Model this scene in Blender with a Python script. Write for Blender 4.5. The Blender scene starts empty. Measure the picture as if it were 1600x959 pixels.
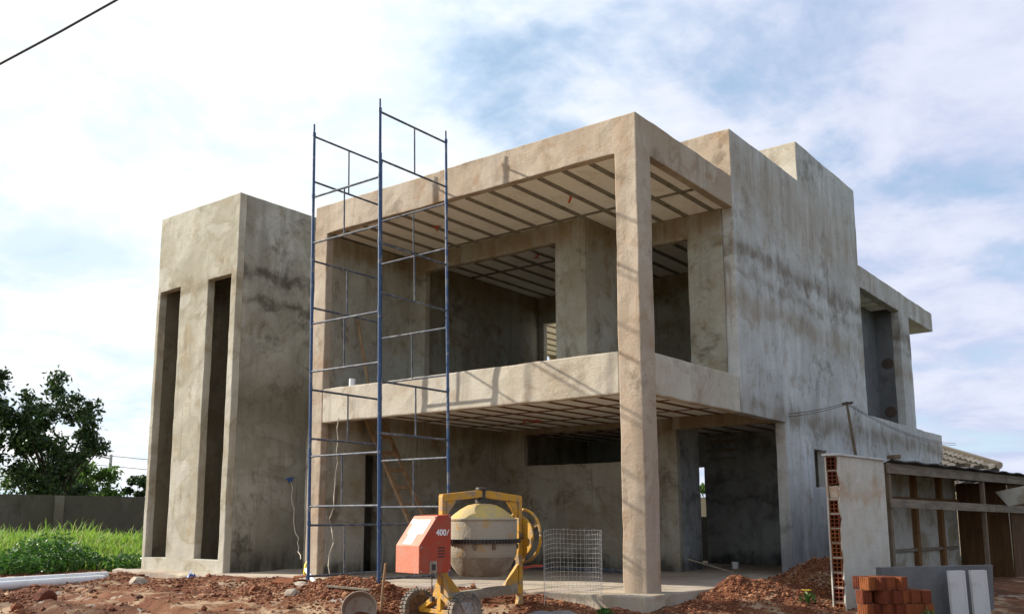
import bpy, bmesh, math, random
from mathutils import Vector, Matrix, noise
R = math.radians
random.seed(7)
S = bpy.context.scene
C = S.collection

# ------------------------------------------------------------------ camera
CAM = Vector((6.1352, -10.8425, 0.9292))
cd = bpy.data.cameras.new('camera'); cam = bpy.data.objects.new('camera', cd); C.objects.link(cam)
PITCH, YAW, ROLL = .1652, -.6548, -.0025
cp, sp, cy_, sy_ = math.cos(PITCH), math.sin(PITCH), math.cos(YAW), math.sin(YAW)
FWD = Vector((sy_*cp, cy_*cp, sp)); RT = Vector((cy_, -sy_, 0)); UP = RT.cross(FWD)
cr, sr = math.cos(ROLL), math.sin(ROLL)
r2 = RT*cr+UP*sr; u2 = UP*cr-RT*sr
m = Matrix((r2, u2, -FWD)).transposed().to_4x4(); m.translation = CAM
cam.matrix_world = m
cd.sensor_width = 36; cd.lens = 1456.62/1600*36; cd.shift_y = (570.75-479.5)/1600
cd.clip_start = .1; cd.clip_end = 3000
S.camera = cam

# ------------------------------------------------------------------ light
SUN_EL = R(28.5); SUN_AZ = Vector((-.937, -.350))
w = bpy.data.worlds.new('World'); S.world = w; w.use_nodes = True
def nd(nt, t, **k):
    n = nt.nodes.new(t)
    for a, b in k.items():
        if a.startswith('i_'): n.inputs[a[2:].replace('_', ' ')].default_value = b
        else: setattr(n, a, b)
    return n
def lk(nt, a, b): nt.links.new(a, b)
def mth(nt, op, a, b=None, c=None, clamp=False):
    n = nt.nodes.new('ShaderNodeMath'); n.operation = op; n.use_clamp = clamp
    for i, v in enumerate((a, b, c)):
        if v is None: continue
        if isinstance(v, (int, float)): n.inputs[i].default_value = v
        else: nt.links.new(v, n.inputs[i])
    return n.outputs[0]
def mix(nt, f, a, b, blend='MIX'):
    n = nt.nodes.new('ShaderNodeMix'); n.data_type = 'RGBA'; n.blend_type = blend
    for i, v in ((0, f), (6, a), (7, b)):
        if isinstance(v, (int, float)): n.inputs[i].default_value = v
        elif isinstance(v, (tuple, list)): n.inputs[i].default_value = (*v[:3], 1)
        else: nt.links.new(v, n.inputs[i])
    return n.outputs[2]
def ramp(nt, f, lo, hi):
    n = nt.nodes.new('ShaderNodeMapRange'); n.interpolation_type = 'SMOOTHSTEP'
    nt.links.new(f, n.inputs[0]); n.inputs[1].default_value = lo; n.inputs[2].default_value = hi
    return n.outputs[0]
def nz(nt, vec, scale, det=6, rough=.55, dist=0.):
    n = nt.nodes.new('ShaderNodeTexNoise'); n.inputs['Scale'].default_value = scale
    n.inputs['Detail'].default_value = det; n.inputs['Roughness'].default_value = rough; n.inputs['Distortion'].default_value = dist
    if vec is not None: nt.links.new(vec, n.inputs['Vector'])
    return n.outputs[0]

nt = w.node_tree; nt.nodes.clear()
tc = nd(nt, 'ShaderNodeTexCoord'); sep = nd(nt, 'ShaderNodeSeparateXYZ'); lk(nt, tc.outputs['Generated'], sep.inputs[0])
sky = nd(nt, 'ShaderNodeTexSky', sky_type='NISHITA', sun_disc=False, sun_elevation=SUN_EL, sun_rotation=math.atan2(SUN_AZ.x, SUN_AZ.y), air_density=1.0, dust_density=1.5, ozone_density=1.5)
up_ = mth(nt, 'ADD', mth(nt, 'MAXIMUM', sep.outputs[2], 0.0), .22)
cv = nd(nt, 'ShaderNodeCombineXYZ')
lk(nt, mth(nt, 'DIVIDE', sep.outputs[0], up_), cv.inputs[0]); lk(nt, mth(nt, 'DIVIDE', sep.outputs[1], up_), cv.inputs[1])
# a bank of bright cloud lies to the west, thinner grey-blue cloud to the east
side = mth(nt, 'ADD', mth(nt, 'MULTIPLY', sep.outputs[0], .793), mth(nt, 'MULTIPLY', sep.outputs[1], .609))
n1 = nz(nt, cv.outputs[0], 1.35, 8, .56, .35)
n2 = nz(nt, cv.outputs[0], .55, 4, .5)
n3 = nz(nt, cv.outputs[0], 4.2, 8, .6, .3)
cov = mth(nt, 'ADD', mth(nt, 'ADD', n1, mth(nt, 'MULTIPLY', n2, .55)), mth(nt, 'MULTIPLY', mth(nt, 'SUBTRACT', n3, .2), .26))
cov = mth(nt, 'SUBTRACT', cov, mth(nt, 'MULTIPLY', side, .11))
mask = ramp(nt, cov, .63, .80)
thick = ramp(nt, mth(nt, 'ADD', side, mth(nt, 'MULTIPLY', n2, .5)), .12, .62)     # grey body of the eastern cloud
shade = ramp(nt, mth(nt, 'ADD', mth(nt, 'MULTIPLY', n3, .5), mth(nt, 'MULTIPLY', n1, .5)), .36, .62)
east = mix(nt, shade, (5.1, 5.8, 8.1), (7.7, 8.1, 9.5))
west = mix(nt, shade, (7.3, 8.8, 10.5), (10.9, 10.9, 10.7))
cloud = mix(nt, thick, west, east)
veil = mix(nt, .52, sky.outputs[0], (5.6, 8.1, 11.2))
lowm = mth(nt, 'SUBTRACT', 1.0, ramp(nt, sep.outputs[2], -.02, .35))
veil = mix(nt, mth(nt, 'MULTIPLY', lowm, .35), veil, (9.5, 11.0, 12.0))
back = mth(nt, 'ADD', mth(nt, 'MULTIPLY', sep.outputs[0], .609), mth(nt, 'MULTIPLY', sep.outputs[1], -.793))
clear = ramp(nt, back, -.30, .45)        # unseen sky behind the viewer, cleared a little to weaken fill light
mask = mth(nt, 'MULTIPLY', mask, mth(nt, 'SUBTRACT', 1.0, mth(nt, 'MULTIPLY', clear, .15)))
veil = mix(nt, mth(nt, 'MULTIPLY', clear, .4), veil, sky.outputs[0])
col = mix(nt, mask, veil, cloud)
bg = nd(nt, 'ShaderNodeBackground'); bg.inputs[1].default_value = .061
lk(nt, col, bg.inputs[0]); out = nd(nt, 'ShaderNodeOutputWorld'); lk(nt, bg.outputs[0], out.inputs[0])

sd = bpy.data.lights.new('sun', 'SUN'); sun = bpy.data.objects.new('sun', sd); C.objects.link(sun)
sd.energy = 5.0; sd.angle = R(.9); sd.color = (1, .93, .82)
tos = Vector((SUN_AZ.x*math.cos(SUN_EL), SUN_AZ.y*math.cos(SUN_EL), math.sin(SUN_EL))).normalized()
sun.rotation_euler = tos.to_track_quat('Z', 'Y').to_euler()
S.view_settings.view_transform = 'Standard'; S.view_settings.look = 'None'; S.view_settings.gamma = 1; S.view_settings.use_curve_mapping = False
S.view_settings.exposure = 0.8

# ------------------------------------------------------------------ materials
def mat(name):
    m_ = bpy.data.materials.new(name); m_.use_nodes = True
    nt = m_.node_tree; b = nt.nodes['Principled BSDF']; b.inputs['Roughness'].default_value = .9
    b.inputs['Specular IOR Level'].default_value = .25
    return m_, nt, b
def bump(nt, b, h, s, d=.02):
    n = nd(nt, 'ShaderNodeBump'); n.inputs['Strength'].default_value = s; n.inputs['Distance'].default_value = d
    lk(nt, h, n.inputs['Height']); lk(nt, n.outputs[0], b.inputs['Normal'])
def objc(nt, scale=None):
    t = nd(nt, 'ShaderNodeTexCoord')
    if scale is None: return t.outputs['Object']
    mp = nd(nt, 'ShaderNodeMapping'); mp.inputs['Scale'].default_value = scale; lk(nt, t.outputs['Object'], mp.inputs[0])
    return mp.outputs[0]
def concrete(name, light, mid, dark, warm, amt=(.75, .5, .55), bands=(), streak=.45, off=0., pat=.5):
    m_, nt, b = mat(name)
    v = objc(nt); mp = nd(nt, 'ShaderNodeMapping'); mp.inputs['Location'].default_value = (off, off*.7, off*.3); lk(nt, v, mp.inputs[0]); v = mp.outputs[0]
    big = nz(nt, v, .75, 7, .62, .4); med = nz(nt, v, 2.3, 9, .68, .25); fine = nz(nt, v, 38, 5, .7); grain = nz(nt, v, 150, 2, .6)
    mps = nd(nt, 'ShaderNodeMapping'); mps.inputs['Scale'].default_value = (3.4, 3.4, .42); lk(nt, v, mps.inputs[0])
    stk = nz(nt, mps.outputs[0], 1., 7, .62, .2)
    c = mix(nt, ramp(nt, big, .38, .66), mid, light)
    c = mix(nt, mth(nt, 'MULTIPLY', ramp(nt, med, .50, .70), amt[0]), c, warm)
    c = mix(nt, mth(nt, 'MULTIPLY', ramp(nt, nz(nt, v, 1.25, 10, .74, .3), .52, .66), amt[1]), c, dark)
    c = mix(nt, mth(nt, 'MULTIPLY', mth(nt, 'MULTIPLY', ramp(nt, stk, .48, .70), ramp(nt, big, .36, .60)), streak), c, dark)
    c = mix(nt, mth(nt, 'MULTIPLY', ramp(nt, nz(nt, v, 3.1, 10, .72, .35), .54, .68), amt[1]*.6), c, light)
    # patches of a later coat with crisp outlines
    pz = nz(nt, v, .62, 6, .52, 1.0)
    c = mix(nt, mth(nt, 'MULTIPLY', ramp(nt, pz, .555, .61), pat*.75), c, mix(nt, .5, light, (.52, .50, .46)))
    rim_ = mth(nt, 'MULTIPLY', ramp(nt, pz, .535, .556), mth(nt, 'SUBTRACT', 1.0, ramp(nt, pz, .556, .566)))
    c = mix(nt, mth(nt, 'MULTIPLY', rim_, .30*(.3+pat)), c, dark)
    # thin rain drips, sooty specks and trowel scratches
    mpd = nd(nt, 'ShaderNodeMapping'); mpd.inputs['Scale'].default_value = (13, 13, .55); lk(nt, v, mpd.inputs[0])
    drip = mth(nt, 'MULTIPLY', ramp(nt, nz(nt, mpd.outputs[0], 1., 5, .6), .57, .68), ramp(nt, nz(nt, v, .9, 3, .5), .45, .62))
    c = mix(nt, mth(nt, 'MULTIPLY', drip, streak*1.1), c, dark)
    spk = ramp(nt, nz(nt, v, 17, 4, .6), .66, .74); c = mix(nt, mth(nt, 'MULTIPLY', spk, .45), c, dark)
    mpt = nd(nt, 'ShaderNodeMapping'); mpt.inputs['Scale'].default_value = (2.2, 2.2, 16); mpt.inputs['Rotation'].default_value = (.5, .4, .3); lk(nt, v, mpt.inputs[0])
    trw = nz(nt, mpt.outputs[0], 1.3, 8, .7, .6); c = mix(nt, mth(nt, 'MULTIPLY', ramp(nt, trw, .50, .70), .22), c, warm)
    sx = nd(nt, 'ShaderNodeSeparateXYZ'); lk(nt, objc(nt), sx.inputs[0])
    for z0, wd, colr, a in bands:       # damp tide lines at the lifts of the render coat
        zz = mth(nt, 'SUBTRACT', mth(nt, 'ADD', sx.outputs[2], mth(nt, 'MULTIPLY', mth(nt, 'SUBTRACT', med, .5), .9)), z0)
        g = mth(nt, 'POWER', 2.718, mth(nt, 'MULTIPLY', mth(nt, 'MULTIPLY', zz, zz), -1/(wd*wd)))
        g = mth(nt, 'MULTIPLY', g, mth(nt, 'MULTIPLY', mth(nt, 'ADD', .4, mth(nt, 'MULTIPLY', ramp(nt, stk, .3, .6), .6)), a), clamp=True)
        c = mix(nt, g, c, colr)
    f2 = mth(nt, 'ADD', .72, mth(nt, 'MULTIPLY', mth(nt, 'ADD', fine, mth(nt, 'MULTIPLY', grain, .5)), .37))
    hs = nd(nt, 'ShaderNodeHueSaturation'); lk(nt, f2, hs.inputs['Value']); lk(nt, c, hs.inputs['Color'])
    lk(nt, hs.outputs[0], b.inputs['Base Color'])
    h = mth(nt, 'ADD', mth(nt, 'ADD', mth(nt, 'MULTIPLY', fine, .6), mth(nt, 'MULTIPLY', trw, .25)), mth(nt, 'ADD', mth(nt, 'MULTIPLY', med, 1.4), mth(nt, 'MULTIPLY', grain, .3)))
    bump(nt, b, h, .55, .02)
    return m_
def paint(name, base, dirt=(.25, .2, .15), amt=.5, rough=.5, scale=9., lo=.5, hi=.68, metal=0., spec=.4, bmp=.15):
    m_, nt, b = mat(name); v = objc(nt)
    n = nz(nt, v, scale, 8, .65, .4); g = nz(nt, v, scale*6, 4, .6)
    c = mix(nt, mth(nt, 'MULTIPLY', ramp(nt, n, lo, hi), amt), base, dirt)
    c = mix(nt, mth(nt, 'MULTIPLY', ramp(nt, g, .45, .75), .22), c, dirt)
    lk(nt, c, b.inputs['Base Color']); b.inputs['Roughness'].default_value = rough; b.inputs['Metallic'].default_value = metal
    b.inputs['Specular IOR Level'].default_value = spec
    bump(nt, b, mth(nt, 'ADD', n, g), bmp, .01)
    return m_
def island(name, cols, rough=.8, transl=0., spec=.25):
    m_, nt, b = mat(name); g = nd(nt, 'ShaderNodeNewGeometry')
    cr_ = nd(nt, 'ShaderNodeValToRGB'); cr_.color_ramp.elements[0].color = (*cols[0], 1); cr_.color_ramp.elements[1].color = (*cols[-1], 1)
    for i, c in enumerate(cols[1:-1]):
        e = cr_.color_ramp.elements.new((i+1)/(len(cols)-1)); e.color = (*c, 1)
    lk(nt, g.outputs['Random Per Island'], cr_.inputs[0]); lk(nt, cr_.outputs[0], b.inputs['Base Color'])
    b.inputs['Roughness'].default_value = rough; b.inputs['Specular IOR Level'].default_value = spec
    if transl:
        t = nd(nt, 'ShaderNodeBsdfTranslucent'); lk(nt, cr_.outputs[0], t.inputs[0])
        ms = nd(nt, 'ShaderNodeMixShader'); ms.inputs[0].default_value = transl
        lk(nt, b.outputs[0], ms.inputs[1]); lk(nt, t.outputs[0], ms.inputs[2]); lk(nt, ms.outputs[0], nt.nodes['Material Output'].inputs[0])
    return m_
def wood(name, c1, c2, ax=0):
    m_, nt, b = mat(name); sc = [14, 14, 14]; sc[ax] = .9
    v = objc(nt, tuple(sc)); n = nz(nt, v, 1.2, 8, .65, .5); g = nz(nt, objc(nt), 3, 6, .6)
    c = mix(nt, ramp(nt, n, .35, .7), c1, c2); c = mix(nt, mth(nt, 'MULTIPLY', ramp(nt, g, .5, .7), .5), c, tuple(x*.45 for x in c1))
    lk(nt, c, b.inputs['Base Color']); bump(nt, b, n, .4, .008)
    return m_

M = {}
GREY = (.40, .385, .345); TAN = (.37, .27, .17); DK = (.155, .13, .10)
M['front'] = concrete('plaster_pink', (.47, .395, .31), (.385, .30, .22), (.17, .125, .085), (.33, .215, .125), (.9, .75, .6), pat=.35)
M['beam'] = concrete('plaster_pale', (.53, .49, .41), (.45, .395, .31), (.23, .18, .125), (.37, .28, .185), (.75, .6, .65), off=3.)
M['side'] = concrete('plaster_grey', (.60, .61, .60), (.46, .46, .445), (.18, .16, .135), (.34, .285, .22), (.65, .75, .7),
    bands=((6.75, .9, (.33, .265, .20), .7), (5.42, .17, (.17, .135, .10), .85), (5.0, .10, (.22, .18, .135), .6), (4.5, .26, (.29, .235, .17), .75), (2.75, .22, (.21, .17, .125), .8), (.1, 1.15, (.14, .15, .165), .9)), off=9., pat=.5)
M['tower'] = concrete('plaster_tower', (.49, .465, .385), (.35, .32, .245), (.21, .17, .105), (.35, .275, .165), (.7, .55, .4),
    bands=((5.6, .10, (.22, .175, .11), .8),), off=17., pat=.65)
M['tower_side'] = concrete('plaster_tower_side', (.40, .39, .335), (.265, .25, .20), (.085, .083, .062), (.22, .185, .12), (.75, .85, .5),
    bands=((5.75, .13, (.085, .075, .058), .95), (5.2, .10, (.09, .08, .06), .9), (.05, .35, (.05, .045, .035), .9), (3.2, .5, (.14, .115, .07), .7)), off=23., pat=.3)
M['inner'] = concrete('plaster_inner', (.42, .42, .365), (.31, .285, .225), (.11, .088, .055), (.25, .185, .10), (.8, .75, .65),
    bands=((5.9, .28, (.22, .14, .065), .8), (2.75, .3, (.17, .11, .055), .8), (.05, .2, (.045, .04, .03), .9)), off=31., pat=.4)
M['rear'] = concrete('plaster_rear', (.42, .45, .46), (.32, .34, .345), (.10, .10, .10), (.20, .19, .17), (.6, .7, .6),
    bands=((.05, .2, (.05, .05, .05), .9), (1.35, .07, (.10, .10, .10), .7)), off=35., pat=.4)
M['recess'] = concrete('recess_shade', (.15, .155, .16), (.11, .112, .115), (.05, .05, .05), (.10, .09, .08), (.6, .6, .6), off=37., pat=.2)  # cement darkened to stand in for the shade under the canopy
M['floor'] = concrete('slab_concrete', (.46, .40, .30), (.36, .30, .262), (.20, .155, .10), (.40, .27, .16), (.65, .5, .1), off=5., pat=.2)
M['gate_wall'] = concrete('plaster_white', (.60, .58, .52), (.52, .49, .42), (.27, .225, .165), (.42, .33, .22), (.45, .4, .55),
    bands=((-.25, .38, (.20, .155, .10), .9), (1.72, .10, (.42, .25, .13), .6)), off=41., pat=.1)
M['block'] = concrete('dimmed_block', (.20, .18, .135), (.145, .125, .085), (.06, .05, .035), (.15, .10, .06), (.6, .7, .6), off=13., pat=.1)  # dark tone in place of shade inside the tower; pilasters share it
M['cwall'] = concrete('block_wall', (.125, .112, .080), (.09, .08, .055), (.045, .038, .025), (.10, .075, .045), (.6, .6, .5), off=2., pat=.1)
M['panel'] = paint('eps_panel', (.87, .86, .79), (.58, .48, .33), .35, .9, 2.5, spec=.1)
M['rib'] = paint('joist_concrete', (.25, .23, .185), (.07, .055, .04), .7, .9, 5., spec=.1)
M['rib_low'] = paint('joist_reddish', (.20, .11, .05), (.10, .055, .03), .6, .9, 5., spec=.1)
M['mark'] = paint('red_mark', (.60, .09, .03), (.5, .12, .06), .3, .8)
M['patch'] = paint('patch_mortar', (.07, .05, .04), (.12, .07, .05), .6, .95)
M['blue'] = paint('blue_enamel', (.013, .055, .155), (.20, .205, .21), .75, .42, 5., .53, .64, spec=.5)
M['steel'] = paint('worn_steel', (.055, .07, .10), (.22, .22, .22), .8, .65, 9., .44, .66, metal=0., spec=.3)
M['yellow'] = paint('yellow_enamel', (.52, .27, .018), (.27, .20, .13), .9, .55, 7., .46, .62, bmp=.5)
M['drum'] = paint('drum_yellow', (.50, .34, .07), (.33, .27, .165), .8, .75, 4.2, .40, .58, bmp=.7)
M['drumdirt'] = paint('drum_cement', (.33, .29, .225), (.40, .22, .05), .8, .9, 5.5, .54, .64, bmp=.8)
M['drumlow'] = paint('drum_lower', (.22, .175, .12), (.35, .31, .245), .8, .9, 4., .44, .6, bmp=.8)
M['red'] = paint('red_enamel', (.38, .046, .016), (.27, .10, .06), .6, .55, 5., .42, .66, bmp=.4)
M['redpale'] = paint('pale_red', (.52, .155, .09), (.40, .20, .13), .8, .65, 5., .42, .66, bmp=.4)
M['label'] = paint('sticker_white', (.78, .77, .76), (.45, .45, .55), .4, .6, 22., .55, .6)
M['dark'] = paint('dark_iron', (.035, .03, .028), (.10, .07, .05), .6, .6)
M['post'] = paint('post_concrete', (.5, .49, .46), (.38, .36, .33), .5, .9)
M['tyre'] = paint('tyre_rubber', (.10, .095, .085), (.27, .21, .15), .9, .9, 6., .4, .6)
M['rim'] = paint('wheel_rim', (.34, .335, .32), (.30, .22, .15), .8, .8, 6., .42, .6)
M['rimdirt'] = paint('wheel_rim_dirt', (.13, .085, .05), (.24, .16, .10), .8, .9, 6., .42, .6)
M['gal'] = paint('galvanised', (.52, .52, .50), (.30, .26, .22), .4, .35, 20., metal=.5, spec=.6)
M['pvc'] = paint('white_pvc', (.74, .76, .78), (.42, .36, .30), .45, .4, 5., .5, .72)
M['string'] = paint('cord_beige', (.48, .42, .33), (.3, .25, .2), .5, .9)
M['cable'] = paint('cable_black', (.05, .035, .03), (.12, .09, .08), .5, .7)
M['woodgrey'] = wood('weathered_timber', (.15, .12, .09), (.235, .20, .155), 1)
M['woodz'] = wood('upright_timber', (.13, .097, .068), (.21, .165, .12), 2)  # tone lowered to stand in for shadow on the shed posts
M['ladder'] = wood('ladder_timber', (.24, .15, .08), (.36, .25, .15), 2)
M['ply'] = wood('brown_plywood', (.075, .038, .016), (.125, .066, .026), 2)  # brown deepened to stand in for shadow inside the shed
M['sheet'] = paint('fibre_sheet', (.055, .055, .06), (.16, .15, .14), .6, .9, 4.)
M['board'] = concrete('grey_board', (.19, .195, .20), (.14, .14, .145), (.08, .08, .08), (.12, .115, .11), (.5, .5, .4), off=6., pat=.08)
M['shedpanel'] = paint('stained_shaded_panel', (.40, .39, .35), (.22, .18, .11), .8, .9, 2.2, .42, .62)  # white base dimmed in place of the shed's shadow, stains mixed in
M['whiteboard'] = paint('white_board', (.52, .525, .52), (.36, .34, .30), .7, .85, 4.)
M['brick'] = paint('hollow_brick', (.31, .088, .026), (.13, .042, .018), .75, .95, 7., .4, .66, bmp=.6)
_m = M['brick']; _t = _m.node_tree; _b = _t.nodes['Principled BSDF']; _l = _b.inputs['Base Color'].links[0].from_socket
_oi = nd(_t, 'ShaderNodeObjectInfo'); _hs = nd(_t, 'ShaderNodeHueSaturation'); lk(_t, mth(_t, 'ADD', .38, mth(_t, 'MULTIPLY', _oi.outputs['Random'], .5)), _hs.inputs['Value']); lk(_t, mth(_t, 'ADD', .487, mth(_t, 'MULTIPLY', _oi.outputs['Random'], .022)), _hs.inputs['Hue']); lk(_t, _l, _hs.inputs['Color']); lk(_t, _hs.outputs[0], _b.inputs['Base Color'])
M['brickhole'] = paint('brick_hole', (.05, .018, .01), (.09, .03, .02), .5, .95)
M['tile'] = island('roof_tile', [(.50, .40, .28), (.60, .50, .37), (.42, .32, .22), (.66, .58, .46)], .9)
M['bark'] = wood('bark', (.05, .035, .025), (.09, .07, .05), 2)
M['leafdark'] = island('leaf_dark', [(.012, .030, .008), (.03, .062, .014), (.045, .085, .02), (.02, .045, .010), (.075, .12, .03)], .5, .25, .4)
M['leaflight'] = island('leaf_light', [(.05, .11, .015), (.09, .17, .03), (.12, .20, .035), (.06, .12, .02)], .55, .3)
M['grass'] = island('grass_blade', [(.10, .21, .018), (.19, .34, .035), (.29, .41, .06), (.14, .27, .025), (.21, .36, .04), (.40, .37, .16)], .6, .45)
M['weed'] = island('weed_leaf', [(.025, .075, .01), (.05, .14, .02), (.08, .19, .03), (.035, .10, .015)], .45, .3, .4)
M['rubble'] = island('rubble_clod', [(.20, .07, .03), (.12, .04, .02), (.26, .11, .05), (.32, .165, .09), (.16, .05, .024), (.075, .032, .018)], .95)
M['stone'] = paint('grey_stone', (.34, .29, .23), (.2, .12, .08), .6, .95)
M['tarp'] = paint('grey_tarp', (.17, .17, .18), (.3, .25, .2), .5, .7, 5.)
M['bluelitter'] = paint('blue_litter', (.03, .10, .32), (.3, .35, .45), .6, .5, 18.)
M['yellowpl'] = paint('yellow_plastic', (.72, .55, .02), (.5, .35, .05), .3, .4)

# ground material
m_, nt, b = mat('red_earth'); v = objc(nt)
a1 = nz(nt, v, .8, 7, .6, .3); a2 = nz(nt, v, 4.5, 9, .7); a3 = nz(nt, v, 30, 5, .7); a4 = nz(nt, v, 1.7, 8, .6, .6)
c = mix(nt, ramp(nt, a1, .40, .62), (.13, .045, .022), (.20, .092, .048))
c = mix(nt, mth(nt, 'MULTIPLY', ramp(nt, a2, .45, .7), .6), c, (.10, .042, .022))
c = mix(nt, mth(nt, 'MULTIPLY', ramp(nt, a4, .51, .63), .85), c, (.40, .29, .19))
c = mix(nt, mth(nt, 'MULTIPLY', ramp(nt, a3, .5, .75), .5), c, (.28, .15, .09))
c = mix(nt, mth(nt, 'MULTIPLY', ramp(nt, nz(nt, v, .55, 6, .6, .8), .54, .62), .55), c, (.055, .026, .017))
c = mix(nt, mth(nt, 'MULTIPLY', ramp(nt, nz(nt, v, 1.1, 7, .65, 1.5), .60, .66), .8), c, (.36, .33, .28))
geo = nd(nt, 'ShaderNodeNewGeometry'); vd = nd(nt, 'ShaderNodeVectorMath', operation='DISTANCE'); lk(nt, geo.outputs['Position'], vd.inputs[0]); vd.inputs[1].default_value = (-4, -2, 0)
c = mix(nt, ramp(nt, mth(nt, 'ADD', vd.outputs['Value'], mth(nt, 'MULTIPLY', a1, 8)), 15, 22), c, mix(nt, a2, (.10, .12, .05), (.17, .16, .09)))
lk(nt, c, b.inputs['Base Color']); b.inputs['Specular IOR Level'].default_value = .1
bump(nt, b, mth(nt, 'ADD', a2, mth(nt, 'MULTIPLY', a3, .6)), .9, .04)
M['earth'] = m_

# ------------------------------------------------------------------ builders
class MB:
    def __init__(s): s.v = []; s.f = []; s.fm = []
    def add(s, vs, fs, mi=0):
        o = len(s.v); s.v += [tuple(x) for x in vs]; s.f += [tuple(i+o for i in f) for f in fs]; s.fm += [mi]*len(fs)
    def box(s, x0, x1, y0, y1, z0, z1, mi=0):
        s.add([(x, y, z) for z in (z0, z1) for y in (y0, y1) for x in (x0, x1)],
              [(0, 2, 3, 1), (4, 5, 7, 6), (0, 1, 5, 4), (2, 6, 7, 3), (0, 4, 6, 2), (1, 3, 7, 5)], mi)
    def obox(s, c, ax, ay, az, mi=0):   # centre and three half-axis vectors
        c, ax, ay, az = map(Vector, (c, ax, ay, az))
        s.add([c+ax*i+ay*j+az*k for k in (-1, 1) for j in (-1, 1) for i in (-1, 1)],
              [(0, 2, 3, 1), (4, 5, 7, 6), (0, 1, 5, 4), (2, 6, 7, 3), (0, 4, 6, 2), (1, 3, 7, 5)], mi)
    def bar(s, p, q, wd, th, up=(0, 0, 1), mi=0):
        p, q = Vector(p), Vector(q); d = (q-p); a = d.cross(Vector(up))
        if a.length < 1e-6: a = d.cross(Vector((1, 0, 0)))
        a.normalize(); u = a.cross(d).normalized()
        s.obox((p+q)/2, d/2, a*wd/2, u*th/2, mi)
    def tube(s, pts, r, n=8, cap=True, mi=0):
        pts = [Vector(p) for p in pts]; rings = []
        rs = r if isinstance(r, (list, tuple)) else [r]*len(pts)
        ref = Vector((0, 0, 1)); o = len(s.v)
        for i, p in enumerate(pts):
            d = (pts[min(i+1, len(pts)-1)]-pts[max(i-1, 0)]).normalized()
            a = d.cross(ref)
            if a.length < .05: a = d.cross(Vector((1, 0, 0)))
            a.normalize(); bb = d.cross(a)
            for k in range(n):
                t = 2*math.pi*k/n; s.v.append(tuple(p+(a*math.cos(t)+bb*math.sin(t))*rs[i]))
        for i in range(len(pts)-1):
            for k in range(n):
                s.f.append((o+i*n+k, o+i*n+(k+1) % n, o+(i+1)*n+(k+1) % n, o+(i+1)*n+k)); s.fm.append(mi)
        if cap:
            s.f.append(tuple(o+k for k in range(n))[::-1]); s.f.append(tuple(o+(len(pts)-1)*n+k for k in range(n))); s.fm += [mi, mi]
    def lathe(s, prof, n=32, c=(0, 0, 0), ax=(0, 0, 1), mi=0, closed=False):
        ax = Vector(ax).normalized(); a = ax.orthogonal().normalized(); bb = ax.cross(a); c = Vector(c); o = len(s.v)
        for r, z in prof:
            for k in range(n):
                t = 2*math.pi*k/n; s.v.append(tuple(c+ax*z+(a*math.cos(t)+bb*math.sin(t))*r))
        L_ = len(prof)
        for i in range(L_ if closed else L_-1):
            j = (i+1) % L_
            for k in range(n):
                s.f.append((o+i*n+k, o+i*n+(k+1) % n, o+j*n+(k+1) % n, o+j*n+k)); s.fm.append(mi)
    def prism(s, poly, fn, t0, t1, mi=0):   # poly 2-D, fn(u,v,t) -> 3-D
        n = len(poly); vs = [fn(u, v, t0) for u, v in poly]+[fn(u, v, t1) for u, v in poly]
        s.add(vs, [tuple(range(n))[::-1], tuple(range(n, 2*n))]+[(i, (i+1) % n, n+(i+1) % n, n+i) for i in range(n)], mi)
    def build(s, name, mats, parent=None, off=(0, 0, 0), bevel=0., rough=0., smooth=False, seg=2, nobev=None):
        me = bpy.data.meshes.new(name); off = Vector(off)
        me.from_pydata([tuple(Vector(v)-off) for v in s.v], [], s.f)
        if not isinstance(mats, (list, tuple)): mats = [mats]
        for mm in mats: me.materials.append(mm)
        if len(mats) > 1: me.polygons.foreach_set('material_index', s.fm)
        bm = bmesh.new(); bm.from_mesh(me)
        bmesh.ops.recalc_face_normals(bm, faces=bm.faces)
        if rough:
            for vv in bm.verts:
                p = vv.co+off
                vv.co += (noise.noise_vector(p*1.1)*.55+noise.noise_vector(p*3.7)*.5+noise.noise_vector(p*8.)*.25)*rough
        if bevel:
            es = [e for e in bm.edges if len(e.link_faces) == 2 and e.calc_face_angle(0) > R(35)]
            if nobev: es = [e for e in es if not nobev((e.verts[0].co+e.verts[1].co)/2+off)]
            bmesh.ops.bevel(bm, geom=es, offset=bevel, segments=seg, affect='EDGES', profile=.6, clamp_overlap=True)
        if smooth:
            for f in bm.faces: f.smooth = True
            for e in bm.edges:
                if len(e.link_faces) == 2 and e.calc_face_angle(0) > R(38): e.smooth = False
        bm.to_mesh(me); bm.free()
        o = bpy.data.objects.new(name, me); C.objects.link(o)
        if parent is not None: o.parent = parent
        else: o.location = off
        return o
def tag(o, label=None, cat=None, group=None, kind=None):
    if label: o['label'] = label
    if cat: o['category'] = cat
    if group: o['group'] = group
    if kind: o['kind'] = kind
    return o
def empty(name, loc, label, cat, group=None, rz=0.):
    o = bpy.data.objects.new(name, None); C.objects.link(o); o.location = loc; o.rotation_euler = (0, 0, rz)
    o.empty_display_size = .1
    return tag(o, label, cat, group)
def copy_tree(o, parent=None):
    c = o.copy(); C.objects.link(c)
    if parent is not None: c.parent = parent
    for ch in list(o.children): copy_tree(ch, c)
    return c
def cuts(a, n=.3):
    a = sorted(set(round(x, 4) for x in a)); r = []
    for p, q in zip(a, a[1:]):
        k = max(1, int(round((q-p)/n)))
        r += [p+(q-p)*i/k for i in range(k)]
    return r+[a[-1]]
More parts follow.
